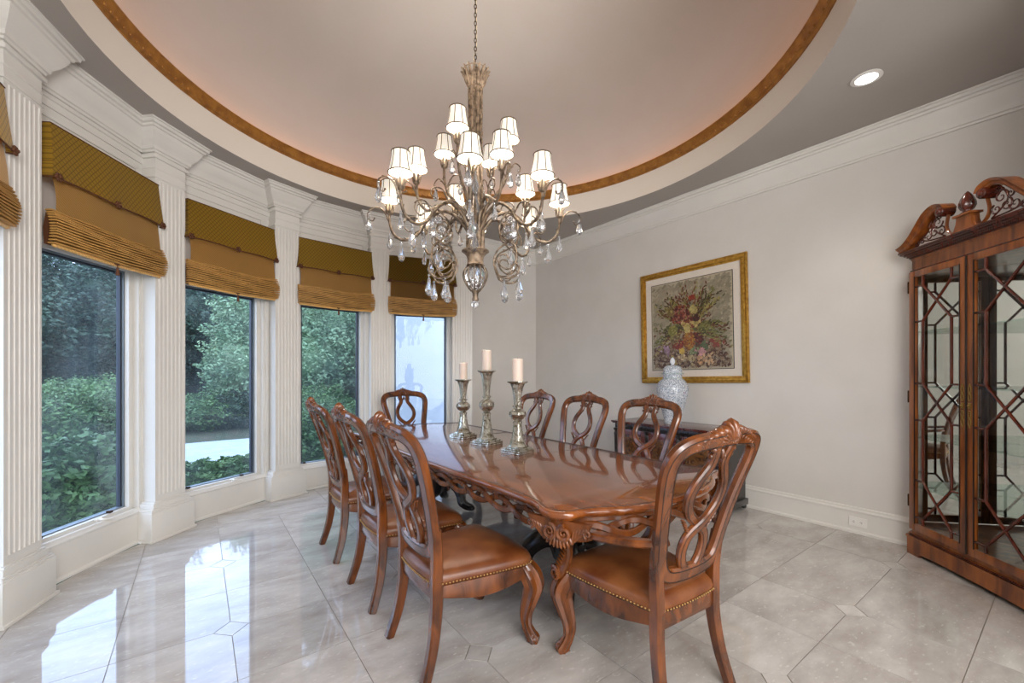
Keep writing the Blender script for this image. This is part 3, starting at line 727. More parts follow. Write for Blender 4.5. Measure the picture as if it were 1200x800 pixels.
# ------------------------------------------------------------------ dining table
TX, TY, TZ = 1.885, 2.90, .765
t = thing('dining_table', 'long polished cherry dining table with carved openwork apron and black pedestals', 'table', (TX, TY, 0))
Q4 = [(0, 1.76), (.18, 1.755), (.36, 1.715), (.48, 1.655), (.555, 1.625), (.625, 1.615), (.672, 1.565), (.682, 1.49), (.655, 1.42), (.636, 1.30), (.636, 1.05), (.648, .65), (.656, .3)]
O = [(x, y) for x, y in Q4]+[(.658, 0)]+[(x, -y) for x, y in Q4[::-1]]+[(-x, -y) for x, y in Q4[1:]]+[(-.658, 0)]+[(-x, y) for x, y in Q4[:0:-1]]
TO = cat([(x, y, 0) for x, y in O], 6, True)
# orientation: the outline runs clockwise, so inward offset is negative
top = obj('tabletop', ringstack(bmesh.new(), TO, [(.05, TZ-.046), (.022, TZ-.045), (.010, TZ-.038), (.006, TZ-.030), (.001, TZ-.027), (-.001, TZ-.017), (.001, TZ-.008), (.006, TZ-.002), (.012, TZ)], sgn=-1), M['woodtop'], t, 50)
bm = bmesh.new(); A = offset_ring(TO, -.022); A = [Vector((p.x, p.y, TZ+.0002)) for p in A]; sweep(bm, A, rprof(.004, .0012, .0003), ref=(0, 0, 1), closed=True); obj('inlay_line', bm, M['line'], top, False)
bm = bmesh.new()
for yy in (-.55, .55): bx(bm, -.62, .62, yy-.0008, yy+.0008, TZ-.001, TZ+.0004)
obj('leaf_joint', bm, M['line'], top, False)
# apron: upper rail then two interlaced ribbons
bm = bmesh.new(); A = offset_ring(TO, -.055); A = [Vector((p.x, p.y, TZ-.056)) for p in A]; sweep(bm, A, rprof(.026, .030, .004), ref=(0, 0, 1), closed=True); obj('apron_rail', bm, M['wood'], t, 40)
ring_ = offset_ring(TO, -.045); n = len(ring_); cum = [0]
for i in range(n): cum.append(cum[-1]+(ring_[(i+1) % n]-ring_[i]).length)
per = cum[-1]
def on_ring(s):
    s = s % per; k = 0
    import bisect
    k = min(bisect.bisect_right(cum, s)-1, n-1); a, b2 = ring_[k], ring_[(k+1) % n]; u = (s-cum[k])/(cum[k+1]-cum[k]); p = a+(b2-a)*u; T = (b2-a).normalized(); return p, Vector((-T.y, T.x, 0))   # outward for a clockwise ring
corner_s = []
for sx, sy in ((1, 1), (1, -1), (-1, -1), (-1, 1)):
    k = min(range(n), key=lambda i: (ring_[i]-Vector((sx*.64, sy*1.55, 0))).length); corner_s.append(cum[k])
waves = round(per/.42)
for ph in (0, PI):
    bm = bmesh.new(); pts = []; refs = []
    NP = waves*20
    for i in range(NP):
        s = per*i/NP; p, nn = on_ring(s); dc = min(abs((s-c+per/2) % per-per/2) for c in corner_s)
        drop = .012*math.exp(-(dc/.35)**2)
        a = 2*PI*waves*i/NP+ph; z = TZ-.100-drop+.030*math.sin(a); off = .007*math.cos(a)
        pts.append(Vector((p.x+nn.x*off, p.y+nn.y*off, z))); refs.append(nn)
    sweep(bm, pts, rprof(.034, .018, .006), ref=refs, closed=True); obj('apron_ribbon', bm, M['wood'], t, 40)
for c in corner_s:
    p, nn = on_ring(c); e = bmesh.new(); 
    bm = e
    # local frame: x along apron, y outward
    for s in (-1, 1):
        volute(bm, (s*.034, .020, -.096), .032, 'y', s, 1.8, .011, start=PI/2)
        for k in range(5):
            ball(bm, (s*(.070+.014*k), .002, -.105+.012*k-.001*k*k), 1, .009, .010, .034-.004*k, 2, Matrix.Rotation(s*(.25+.12*k), 4, 'Y'))
        volute(bm, (s*.135, .004, -.085), .016, 'y', -s, 1.3, .008, start=-PI/2)
    for k in range(-4, 5): ball(bm, (k*.015, .006, -.145+.0016*k*k), 1, .009, .014, .027, 2, Matrix.Rotation(-k*.12, 4, 'Y'))
    prism(bm, [(-.15, -.045), (-.14, -.075), (-.10, -.110), (-.07, -.140), (0, -.162), (.07, -.140), (.10, -.110), (.14, -.075), (.15, -.045)], -.016, .008, 'y')
    o = obj('corner_shell', bm, M['wood'], t, 50); o.location = (p.x, p.y, TZ); o.rotation_euler = (0, 0, math.atan2(nn.y, nn.x)-PI/2)
# black pedestals with scrolled legs
def pedestal(y):
    def q(nm, bm, sm=50): o = obj(nm, bm, M['dark'], t, sm); o.location = (0, y, 0); return o
    col_ = q('pedestal_column', lathe(bmesh.new(), [(.16, .715), (.17, .69), (.12, .66), (.07, .62), (.065, .585), (.10, .56), (.135, .52), (.15, .46), (.135, .40), (.09, .355), (.075, .335), (.10, .32), (.125, .30), (.12, .27), (.10, .23), (.085, .18), (.05, .14), (.02, .12)], 40, 0, 0, .06, 10))
    for k in range(4):
        a = PI/4+k*PI/2; c, s = math.cos(a), math.sin(a); bm = bmesh.new()
        path = cat([(c*.07, s*.07, .30), (c*.16, s*.16, .30), (c*.245, s*.245, .235), (c*.275, s*.275, .15), (c*.29, s*.29, .08), (c*.345, s*.345, .045), (c*.385, s*.385, .035)], 7)
        sweep(bm, path, [circ(r_, 20, .12, 6) for r_ in interp([.05, .062, .058, .044, .040, .036, .030], len(path))])
        ball(bm, (c*.385, s*.385, .032), .034, 1, 1, .9, 2)
        for m_ in range(5): ball(bm, (c*(.20+.02*m_), s*(.20+.02*m_), .315-.035*m_), 1, .022, .022, .014, 1)
        q('pedestal_leg', bm)
    bm = bmesh.new()
    for k in range(12):
        a = k*PI/6; ball(bm, (.142*math.cos(a), .142*math.sin(a), .47), 1, .018, .018, .06, 2)
        ball(bm, (.112*math.cos(a+.2), .112*math.sin(a+.2), .30), 1, .017, .017, .028, 1)
    q('pedestal_carving', bm)
pedestal(-.95); pedestal(.95)
obj('under_frame', box(-.50, .50, -1.45, 1.45, .70, TZ-.036), M['dark'], t)

# ------------------------------------------------------------------ candle holders and pillar candles
def candle_set(x, y, h, ch, cr_, lab, lab2, rot):
    t = thing('candle_holder', lab, 'candle holder', (x, y, TZ), rot, 'mercury glass candle holders on the table')
    s = h/.62
    B = .098*s**.5
    bm = bmesh.new()
    for (hw_, z0, z1) in ((B, 0, .012), (B*1.0, .012, .028), (B*.86, .028, .040), (B*.62, .040, .052)): bx(bm, -hw_, hw_, -hw_, hw_, z0, z1+.001, .006)
    obj('base', bm, M['mercury'], t, 40)
    prof = [(.060, .050), (.050, .075), (.038, .13), (.030, .20), (.027, .245), (.030, .25), (.030, .262), (.023, .268), (.024, .278), (.040, .290), (.052, .31), (.056, .33), (.052, .352), (.038, .37), (.024, .382), (.024, .388), (.032, .396), (.033, .404), (.022, .412), (.023, .44), (.028, .50), (.036, .56), (.046, .598), (.060, .606), (.066, .612), (.066, .620), (.052, .620), (.050, .614)]
    obj('stem', lathe(bmesh.new(), [(r_*(1.12 if s < 1 else 1.16), .05+(z-.05)*(h-.05)/(.57)) for z, r_ in [(b2, a2) for a2, b2 in prof]], 24, 0, 0, .035, 8), M['mercury'], t, 25)
    c = obj('pillar_candle', lathe(bmesh.new(), [(cr_-.004, 0), (cr_, .004), (cr_, ch-.006), (cr_-.006, ch), (cr_*.6, ch-.004), (.002, ch-.006)], 28), M['wax'], None, 40)
    c.location = (x, y, TZ+h-.002); tag(c, lab2, 'candle', 'pillar candles on the mercury glass holders')
    obj('wick', tube(bmesh.new(), [(0, 0, ch-.008), (.002, 0, ch+.008)], .0012, 5, 1), M['line'], c)
candle_set(1.955, 3.39, .535, .155, .036, 'shortest-looking mercury glass candle holder, leftmost and farthest on the table', 'pinkish pillar candle on the leftmost holder', .25)
candle_set(1.925, 2.95, .615, .170, .040, 'tallest mercury glass candle holder, in the middle of the three', 'pinkish pillar candle standing highest, on the middle holder', .3)
candle_set(1.905, 2.50, .530, .170, .041, 'mercury glass candle holder nearest the camera, rightmost of the three', 'cream pillar candle on the rightmost holder', .2)

# ------------------------------------------------------------------ sideboard and ginger jar
SX = 3.93
t = thing('sideboard', 'dark carved sideboard with burl panels against the right wall under the painting', 'sideboard', (0, 0, 0))
def q(nm, bm, m, sm=40, p=t): return obj(nm, bm, m, p, sm)
y0, y1 = 2.0, 3.30; zt = .805
q('top', bx(bx(bmesh.new(), SX-.01, XR-.035, y0-.02, y1+.02, zt-.018, zt, .005), SX, XR-.035, y0-.01, y1+.01, zt-.03, zt-.017, .004), M['woodred'])
q('body', box(SX+.035, XR-.04, y0+.03, y1-.03, .10, zt-.03), M['dark'])
bm = bmesh.new(); bx(bm, SX+.015, SX+.04, y0+.02, y1-.02, zt-.085, zt-.03, .003)
for k in range(44):
    yy = y0+.06+k*(y1-y0-.12)/43; ball(bm, (SX+.014, yy, zt-.058), 1, .008, .012, .018, 1, Matrix.Rotation(.5*(-1)**k, 4, 'X'))
q('carved_frieze', bm, M['dark'])
q('plinth', box(SX+.01, XR-.04, y0, y1, .04, .10, .006), M['dark'])
for yy in (y0+.035, y0+.46, y1-.46, y1-.035):
    q('column', lathe(bmesh.new(), [(.03, .10), (.03, .13), (.018, .14), (.026, .18), (.028, .3), (.020, .36), (.030, .40), (.018, .42), (.022, .60), (.026, .66), (.018, .68), (.03, .70), (.03, .72)], 16, SX+.022, yy, .08, 8), M['dark'])
dw = (y1-y0-.14)/3
for k in range(3):
    a = y0+.07+k*dw; b2 = a+dw-.02
    d_ = q('door', box(SX+.015, SX+.036, a+.02, b2, .115, .715, .003), M['woodred'])
    q('burl_panel', box(SX+.008, SX+.018, a+.075, b2-.055, .18, .65, .004), M['burl'], 40, d_)
    q('knob', ball(bmesh.new(), (SX-.004, a+.04, .42), .011, sub=2), M['brass'], 60, d_)
bm = bmesh.new()
for (xx, yy) in ((SX+.04, y0+.03), (SX+.04, y1-.03), (XR-.08, y0+.03), (XR-.08, y1-.03)): ball(bm, (xx, yy, .024), .024, 1.2, 1.2, 1, 2)
q('bun_feet', bm, M['dark'])
jx, jy = 4.20, 2.69
t = thing('ginger_jar', 'blue and white floral ginger jar on the sideboard below the painting', 'vase', (jx, jy, zt))
obj('body', lathe(bmesh.new(), [(.085, 0), (.09, .01), (.088, .03), (.096, .08), (.118, .16), (.148, .26), (.165, .34), (.168, .39), (.155, .44), (.128, .475), (.105, .49), (.098, .50), (.098, .535), (.10, .54)], 40), M['porcelain'], t, 60)
obj('lid', lathe(bmesh.new(), [(.112, .540), (.114, .548), (.098, .553), (.100, .565), (.098, .60), (.085, .625), (.055, .64), (.02, .645)], 36), M['porcelain'], t, 40)
obj('lid_knob', lathe(bmesh.new(), [(.018, .643), (.014, .65), (.024, .665), (.028, .685), (.022, .705), (.008, .725), (.002, .728)], 20), M['porcw'], t, 60)
bm = bmesh.new()
for z, r_ in ((.552, .1135), (.500, .0985), (.02, .0895)): sweep(bm, [Vector((r_*math.cos(a_*PI/18), r_*math.sin(a_*PI/18), z)) for a_ in range(36)], circ(.003, 6), ref=(0, 0, 1), closed=True)
obj('rim_bands', bm, mat('celadon_rim', '#9db0a6', .2), t, 60)

# ------------------------------------------------------------------ painting
PW, PH = 1.285, 1.335
t = thing('framed_painting', 'gilt-framed oil painting of flowers in vases hung over the sideboard', 'picture', (XR-.004, 2.652, 1.915), PI/2)
# local x = +y world (to the left in the photo), local y = -x world (towards the room), z up
t.rotation_euler = (0, rad(1.1), PI/2)
def fring(bm, w, h, wd, y0, y1, bev=.003):
    bx(bm, -w, w, y0, y1, h-wd, h, bev); bx(bm, -w, w, y0, y1, -h, -h+wd, bev); bx(bm, -w, -w+wd, y0, y1, -h+wd, h-wd, bev); bx(bm, w-wd, w, y0, y1, -h+wd, h-wd, bev)
bm = bmesh.new(); W, Hh = PW/2, PH/2
fring(bm, W, Hh, .022, 0, .030, .006); fring(bm, W-.02, Hh-.02, .032, 0, .038, .010); fring(bm, W-.05, Hh-.05, .022, 0, .022, .006)
fr = obj('frame', bm, M['frame'], t, 40)
bm = bmesh.new()
for k in range(80):
    u = -1+2*k/79
    for s in (-1, 1): ball(bm, (u*(W-.012), .031, s*(Hh-.012)), .0085, sub=1); ball(bm, (s*(W-.012), .031, u*(Hh-.012)), .0085, sub=1)
o = obj('beading', bm, M['frame'], fr, 60); o['kind'] = 'stuff'
obj('mat_board', box(-W+.06, W-.06, .0, .012, -Hh+.06, Hh-.06), M['mat'], t)
cw, ch_ = W-.155, Hh-.155
obj('canvas_edge', box(-cw-.006, cw+.006, .008, .016, -ch_-.006, ch_+.006), M['line'], t)
R_ = random.Random(11); strokes = []
def mixc(a, b, f): return tuple(a[i]+(b[i]-a[i])*f for i in range(3))
def hx(s): return hexc(s)[:3]
def stroke(x, z, w_, h_, a, c, jit=.12):
    f = 1+R_.uniform(-jit, jit); strokes.append((x, z, w_, h_, a, tuple(max(0, min(1, v*f)) for v in c)))
bgc = [hx('#8d8570'), hx('#a89d86'), hx('#75715c'), hx('#b5aa94'), hx('#9c8a78')]
for k in range(2200):   # u to the right of the photo, v upward, both -1..1
    u, v = R_.uniform(-1, 1), R_.uniform(-1, 1); c = R_.choice(bgc)
    if u > .6: c = mixc(c, hx('#5c5a44'), .4)
    stroke(u, v, .13, .05, .6+R_.gauss(0, .5), mixc(c, (.25, .21, .14), .6))
for k in range(1300):   # flowered cloth on the table
    u = R_.uniform(-1, 1); v = R_.uniform(-1, -.32-.25*max(0, -u-.2)); 
    if u > .55 and v > -.9+.9*(1-u)/.45: continue
    stroke(u, v, .08, .04, R_.uniform(0, PI), R_.choice([hx('#5a3f28'), hx('#7d6448'), hx('#48321f'), hx('#6d5c45'), hx('#8d7a62'), hx('#4a2a1a')]))
for cx_, cz_, col_ in ((-.75, -.52, '#9a7f93'), (-.62, -.6, '#8d6f80'), (.28, -.66, '#b08080'), (-.2, -.72, '#b09a76'), (.5, -.82, '#a98a66'), (.0, -.82, '#9c8b64'), (.55, -.4, '#7c3628'), (.72, -.5, '#803a2a'), (.35, -.5, '#4e5a36'), (.1, -.62, '#6e7a52'), (-.45, -.85, '#94804f'), (.25, -.85, '#a8835c')):
    for k in range(12): stroke(cx_+R_.gauss(0, .06), cz_+R_.gauss(0, .05), .08, .045, R_.uniform(0, PI), hx(col_), .3)
# vases, bowl, fruit
def blob(cx_, cz_, a_, b_, cols, nn, s_=.07):
    for k in range(nn):
        th, r_ = R_.uniform(0, 2*PI), R_.uniform(0, 1)**.5; stroke(cx_+a_*r_*math.cos(th), cz_+b_*r_*math.sin(th), s_, s_*.6, th+PI/2, hx(R_.choice(cols)), .2)
blob(-.38, -.30, .12, .26, ['#6d5a38', '#574526', '#7c6a42'], 60)
blob(.0, -.34, .17, .26, ['#8c5a20', '#74401a', '#a57a2c', '#5e2c14'], 110)
blob(.25, -.28, .12, .2, ['#5c2416', '#74301c', '#45180f'], 70)
# bouquet
for k in range(110):
    a = R_.uniform(rad(-15), rad(195)); ln = R_.uniform(.55, 1.12); cx_, cz_ = -.02, -.10
    col_ = R_.choice(['#4a4a22', '#6d6a34', '#8a7f46', '#3c2c16', '#5c2f1a'] if abs(math.cos(a)) > .45 else ['#5a2417', '#6d3a20', '#7d7440', '#3a1d12'])
    for m_ in range(14):
        f = .2+.95*m_/13*ln
        u = cx_+math.cos(a)*f*.85; v = cz_+math.sin(a)*f*.9-(.25*f*f if math.sin(a) < .4 else 0)
        stroke(u+R_.gauss(0, .028), v+R_.gauss(0, .028), .078, .028, a+R_.uniform(-.8, .8), hx(col_), .35)
blob(-.25, .25, .26, .22, ['#5e1f14', '#7a2f1c', '#451410', '#8f5a48'], 120); blob(.05, .02, .25, .12, ['#9a8a4c', '#7a3a20', '#b09a62', '#5a1c12'], 90)
blob(.12, .33, .1, .1, ['#a89a60', '#8f8048'], 40); blob(.08, .62, .06, .05, ['#7c2418', '#8f3a22'], 24); blob(-.5, .35, .1, .1, ['#93834c', '#6d5a30'], 30); blob(.2, .12, .08, .08, ['#33160f', '#451b12'], 30)
blob(-.45, -.12, .12, .12, ['#8d8440', '#6f6a2c'], 40); blob(-.05, -.1, .07, .12, ['#b5a266', '#9c8c4c'], 30)
blob(-.31, -.46, .16, .10, ['#6b2212', '#84301a', '#4c160c'], 60, .06); blob(-.31, -.43, .10, .04, ['#a08a58', '#5c3a1c'], 18, .04); blob(-.2, -.62, .07, .075, ['#a8893a', '#bfa450'], 34, .05)
blob(.0, -.40, .14, .20, ['#8c5a20', '#74401a', '#a57a2c', '#8a4a1c'], 70, .06); blob(-.36, -.36, .09, .16, ['#6d5a38', '#574526', '#7c6a42'], 40, .05); blob(-.31, -.50, .14, .07, ['#6b2212', '#84301a'], 30, .05); blob(-.2, -.62, .06, .065, ['#b8993f'], 20, .05)
bm = bmesh.new(); cl = bm.loops.layers.color.new('Col')
def quad(pts, c):
    f = bm.faces.new([bm.verts.new(p) for p in pts])
    for lp in f.loops: lp[cl] = (c[0]**(1/2.2), c[1]**(1/2.2), c[2]**(1/2.2), 1)
quad([(-cw, .0165, -ch_), (cw, .0165, -ch_), (cw, .0165, ch_), (-cw, .0165, ch_)], bgc[1])
for i, (u, v, w_, h_, a, c) in enumerate(strokes):
    w_ *= cw*.5; h_ *= ch_*.5; X, Z = -u*(cw-.03), v*(ch_-.03); ca, sa = math.cos(-a), math.sin(-a); y = .0168+i*1.5e-6
    pts = []
    for (p, r_) in ((-1, -.5), (-.6, -1), (.6, -1), (1, -.4), (.9, .6), (.3, 1), (-.7, .9)):
        px_, pz_ = p*w_, r_*h_; pts.append((max(-cw, min(cw, X+px_*ca-pz_*sa)), y, max(-ch_, min(ch_, Z+px_*sa+pz_*ca))))
    try: quad(pts, c)
    except ValueError: pass
me = bpy.data.meshes.new('canvas'); bm.to_mesh(me); bm.free(); me.materials.append(M['oil']); o = bpy.data.objects.new('canvas', me); C.objects.link(o); o.parent = t

# ------------------------------------------------------------------ corner display cabinet
t = thing('display_cabinet', 'tall mahogany corner display cabinet with lattice glass doors and swan-neck pediment', 'cabinet', (3.985, .425, 0), math.atan2(-.707, -.707))
# local x runs along the front to the right, local y towards the room corner
def q(nm, bm, m=M['woodcab'], sm=35, p=t): return obj(nm, bm, m, p, sm)
HWD = .475
t.matrix_world = Matrix(((-.7071, .7071, 0, 3.985), (-.7071, -.7071, 0, .425), (0, 0, 1, 0), (0, 0, 0, 1)))
# the matrix above is a pure rotation by 225 degrees: x -> (-.707,-.707), y -> (.707,-.707)
plan = [(-HWD, 0), (HWD, 0), (HWD+.10, .10), (0, .675), (-HWD-.10, .10)]
def planof(o_, back=0): return [(-HWD-o_, -o_), (HWD+o_, -o_), (HWD+.10+o_*.4, .10-o_*.3), (0, .675), (-HWD-.10-o_*.4, .10-o_*.3)]
q('floor_panel', prism(bmesh.new(), planof(0), .155, .185)); q('top_panel', prism(bmesh.new(), planof(0), 2.10, 2.215))
bm = bmesh.new()
for s in (-1, 1):
    prism(bm, [(s*HWD, .0), (s*(HWD-.012), .018), (s*(HWD+.09), .118), (s*(HWD+.10), .10)][::s], .185, 2.10)
    prism(bm, [(s*(HWD+.10), .10), (s*(HWD+.088), .100), (0, .663), (0, .675)][::-s], .185, 2.10)
q('side_panel', bm)
for s in (-1, 1):
    q('mirror_back', prism(bmesh.new(), [(s*(HWD+.078), .100), (s*(HWD+.074), .100), (0, .649), (0, .653)][::-s], .187, 2.098), M['mirror'], False)
# plinth with bracket feet and gadroon strip
bm = bmesh.new()
fr_ = [(-HWD-.02, 0), (-HWD-.02, .125), (HWD+.02, .125), (HWD+.02, 0), (HWD-.085, 0), (HWD-.09, .015), (HWD-.12, .028), (.15, .034), (-.15, .034), (-HWD+.12, .028), (-HWD+.09, .015), (-HWD+.085, 0)]
prism(bm, fr_, -.022, .0, 'y')
prism(bm, [(-HWD-.02, -.022), (-HWD+.0, 0), (-HWD-.10, .12), (-HWD-.125, .105)][::-1], 0, .125)
prism(bm, [(HWD+.02, -.022), (HWD, 0), (HWD+.10, .12), (HWD+.125, .105)], 0, .125)
q('plinth', bm)
q('plinth_moulding', prism(prism(bmesh.new(), planof(.026), .124, .138), planof(.014), .137, .157))
bm = bmesh.new()
for k in range(72):
    x = -HWD+(k+.5)*2*HWD/72; ball(bm, (x, -.018, .147), 1, .0058, .010, .011, 1, Matrix.Rotation(.5, 4, 'Y'))
o = q('gadroon_strip', bm, M['woodred'], 60); o['kind'] = 'stuff'
# cornice
q('frieze_moulding', prism(bmesh.new(), planof(.008), 2.118, 2.126), M['woodred'])
q('cornice', prism(prism(prism(prism(bmesh.new(), planof(.012), 2.214, 2.222), planof(.034), 2.236, 2.250), planof(.050), 2.249, 2.262), planof(.058), 2.261, 2.272), M['woodred'])
q('cornice_core', prism(bmesh.new(), planof(.004), 2.20, 2.262))
bm = bmesh.new()
for k in range(90):
    x = -HWD-.015+(k+.5)*(2*HWD+.03)/90; bx(bm, x-.0035, x+.0035, -.028, -.010, 2.222, 2.236)
o = q('dentils', bm, M['woodred'], False); o['kind'] = 'stuff'
# swan-neck pediment
for s in (-1, 1):
    cp = cat([(s*.53, -.02, 2.285), (s*.47, -.02, 2.30), (s*.40, -.02, 2.345), (s*.33, -.02, 2.415), (s*.27, -.02, 2.472), (s*.205, -.02, 2.497), (s*.15, -.02, 2.485), (s*.128, -.02, 2.455)], 6)
    pr = [(-.020, -.028), (-.012, -.036), (0, -.036), (.006, -.046), (.014, -.050), (.020, -.058), (.020, .03), (-.020, .03)]
    if s > 0: pr = [(-x, y) for x, y in pr][::-1]
    bm = bmesh.new(); 
    sweep(bm, cp, [(x, -y) for x, y in pr] if False else [(x, y) for x, y in pr], ref=(0, 1, 0))
    sn = q('swan_neck', bm, M['woodcab'])
    q('scroll_rosette', lathe(bmesh.new(), [(.004, -.062), (.016, -.060), (.018, -.054), (.030, -.050), (.034, -.040), (.034, .03)], 24), M['woodred'], 40, sn)
    kids_last = C.objects[-1]; kids_last.rotation_euler = (-PI/2*1, 0, 0); kids_last.location = (s*.150, -.02, 2.452)
    kids_last.rotation_euler = (-PI/2, 0, 0)
    bm = bmesh.new()
    cpi = cat([(s*.135, -.02, 2.43), (s*.150, -.02, 2.36), (s*.135, -.02, 2.31), (s*.10, -.02, 2.285), (s*.070, -.02, 2.287), (s*.055, -.02, 2.32), (s*.050, -.02, 2.35)], 6)
    sweep(bm, cpi, rprof(.010, .022, .003), ref=(0, 1, 0)); q('inner_curve', bm, M['woodcab'], 35, sn)
    bm = bmesh.new()
    for (cx_, cz_, R_2, sg, st) in ((.22, 2.40, .040, 1, 0), (.25, 2.345, .035, -1, 1), (.19, 2.335, .030, 1, 2), (.30, 2.33, .034, 1, 3), (.35, 2.315, .024, -1, .5), (.205, 2.445, .022, -1, 2.5), (.275, 2.40, .022, -1, 1.5), (.40, 2.303, .016, 1, 1)):
        volute(bm, (s*cx_, -.02, cz_), R_2, 'y', s*sg, 1.3, .0052, start=st)
    tube(bm, [(s*.16, -.02, 2.29), (s*.22, -.02, 2.33), (s*.26, -.02, 2.38), (s*.23, -.02, 2.45)], .005, 6); tube(bm, [(s*.17, -.02, 2.29), (s*.30, -.02, 2.30), (s*.38, -.02, 2.33)], .005, 6)
    q('fretwork', bm, M['woodred'], 60, sn)
q('pediment_plinth', prism(prism(bmesh.new(), [(-.085, 2.265), (-.068, 2.29), (-.052, 2.33), (-.048, 2.37), (.048, 2.37), (.052, 2.33), (.068, 2.29), (.085, 2.265)], -.045, .01, 'y'), [(-.062, 2.369), (-.062, 2.382), (.062, 2.382), (.062, 2.369)], -.058, .02, 'y'))
bm = bmesh.new(); lathe(bm, [(.034, 2.381), (.036, 2.388), (.022, 2.392), (.020, 2.400), (.032, 2.412), (.040, 2.432), (.040, 2.452), (.034, 2.475), (.024, 2.497), (.012, 2.515), (.003, 2.525)], 30, 0, -.018, .09, 5)
q('flame_finial', bm, M['woodred'], 60)
# doors
GXI, GXO = .052, .418
for s in (-1, 1):
    bm = bmesh.new(); z0, z1 = .19, 2.112
    X = lambda a: (min(s*a, s*a)); 
    def sb(a, b2, za, zb, ya=-.024, yb_=0, bev=.003): bx(bm, min(s*a, s*b2), max(s*a, s*b2), ya, yb_, za, zb, bev)
    sb(.003, GXI, z0, z1); sb(GXO, HWD-.002, z0, z1); sb(GXI, GXO, z0, z0+.055); sb(GXI, GXO, z1-.045, z1)
    d_ = q('door', bm)
    bm = bmesh.new(); sb(.0, .006, z0, z1, -.029, -.02, .002); sb(GXI-.006, GXI, z0+.05, z1-.04, -.027, -.02, .001); sb(GXO, GXO+.006, z0+.05, z1-.04, -.027, -.02, .001); q('bead', bm, M['line'], 35, d_)
    q('glass', box(min(s*GXI, s*GXO), max(s*GXI, s*GXO), -.010, -.006, z0+.05, z1-.04), M['cabglass'], False, d_)
    xa, xb = GXI+.068, GXO-.062; xs = (xa, xb)
    nodes = [(1.995, 1.735), (1.28, 1.01), (.565, .29)]
    top_, bot = z1-.045, z0+.055
    segs = []
    for x in xs:
        segs += [((x, top_), (x, nodes[0][0])), ((x, nodes[0][1]), (x, nodes[1][0])), ((x, nodes[1][1]), (x, nodes[2][0])), ((x, nodes[2][1]), (x, bot))]
        e_ = GXI if x == xa else GXO
        for a, b2 in nodes: segs += [((e_, a), (x, a)), ((e_, b2), (x, b2))]
    for a, b2 in nodes: segs += [((xa, a), (xb, b2)), ((xb, a), (xa, b2))]
    for (p0, p1) in segs:
        bm = bmesh.new(); sweep(bm, [(s*p0[0], -.015, p0[1]), (s*p1[0], -.015, p1[1])], rprof(.013, .018, .004), ref=(0, 1, 0)); q('muntin', bm, M['woodred'], 35, d_)
    bm = bmesh.new()
    for z in (2.0, 1.18, .40): lathe(bm, [(.006, z-.045), (.008, z-.04), (.008, z+.04), (.006, z+.045)], 10, s*(HWD+.004), -.020)
    q('hinge', bm, M['hinge'], 40, d_)
    bm = bmesh.new(); xx = s*.026
    for dz in (-.105, -.055, .055, .105):
        tube(bm, [(xx+.009*math.cos(a_), -.0265, 1.145+dz+.024*math.sin(a_)) for a_ in [k*PI/5 for k in range(10)]], .0028, 6, 1, closed=True)
    for dz in (-.135, -.08, 0, .08, .135): ball(bm, (xx, -.0265, 1.145+dz), 1, .006, .003, .010, 1)
    bx(bm, xx-.010, xx+.010, -.030, -.024, 1.125, 1.165, .002); ball(bm, (xx, -.034, 1.145), .007, sub=1)
    q('escutcheon', bm, M['brass'], 50, d_)
for z in (1.66, 1.25, .87, .50):
    q('glass_shelf', prism(bmesh.new(), [(-HWD+.02, .02), (HWD-.02, .02), (HWD+.06, .105), (0, .635), (-HWD-.06, .105)], z, z+.008), M['shelfglass'], False)

# ------------------------------------------------------------------ chandelier
CHX, CHY = 1.735, 2.82
t = thing('chandelier', 'large bronze chandelier with sixteen cream shades and hanging crystals over the table', 'chandelier', (CHX, CHY, 0), -HEAD)
t.rotation_euler = (0, 0, -HEAD)
def q(nm, bm, m=M['iron'], sm=50, p=t): return obj(nm, bm, m, p, sm)
q('ceiling_canopy', lathe(bmesh.new(), [(.02, 4.62), (.05, 4.64), (.09, 4.68), (.10, 4.73), (.10, 4.755)], 24))
link = bmesh.new(); tube(link, [(.009*math.cos(a_), 0, .020*math.sin(a_)) for a_ in [k*PI/6 for k in range(12)]], .0035, 6, 1, closed=True)
l0 = None; z = 3.755; k = 0
while z < 4.62:
    if l0 is None: l0 = q('chain_link', link, M['chain']); l0.location = (0, 0, z)
    else: inst(l0, 'chain_link', t, (0, 0, z), (0, 0, (k % 2)*PI/2))
    z += .033; k += 1
q('supply_cord', tube(bmesh.new(), [(.006, 0, 3.72), (-.012, 0, 3.82), (.010, .006, 3.95), (0, 0, 4.62)], .003, 6), M['bulbw'])
bm = bmesh.new()   # crown basket
tube(bm, [(.098*math.cos(a_), .098*math.sin(a_), 3.705) for a_ in [k*PI/12 for k in range(24)]], .004, 6, 1, closed=True)
for k in range(16):
    a = 2*PI*k/16; c, s = math.cos(a), math.sin(a)
    tube(bm, [(c*.048, s*.048, 3.585), (c*.066, s*.066, 3.63), (c*.092, s*.092, 3.69), (c*.116, s*.116, 3.712)], [.008, .017, .012, .004], 6)
    ball(bm, (c*.072, s*.072, 3.650), 1, .015, .015, .034, 1)
lathe(bm, [(.030, 3.56), (.052, 3.565), (.055, 3.58), (.045, 3.60), (.060, 3.64), (.074, 3.67)], 20, cap=False)
tube(bm, [(.014*math.cos(a_), 0, 3.735+.018*math.sin(a_)) for a_ in [k*PI/6 for k in range(12)]], .004, 6, 1, closed=True)
lathe(bm, [(.012, 3.56), (.010, 3.70), (.014, 3.72)], 10)
q('crown_basket', bm, M['wash'])
bm = bmesh.new()   # shaft of four leafy stems
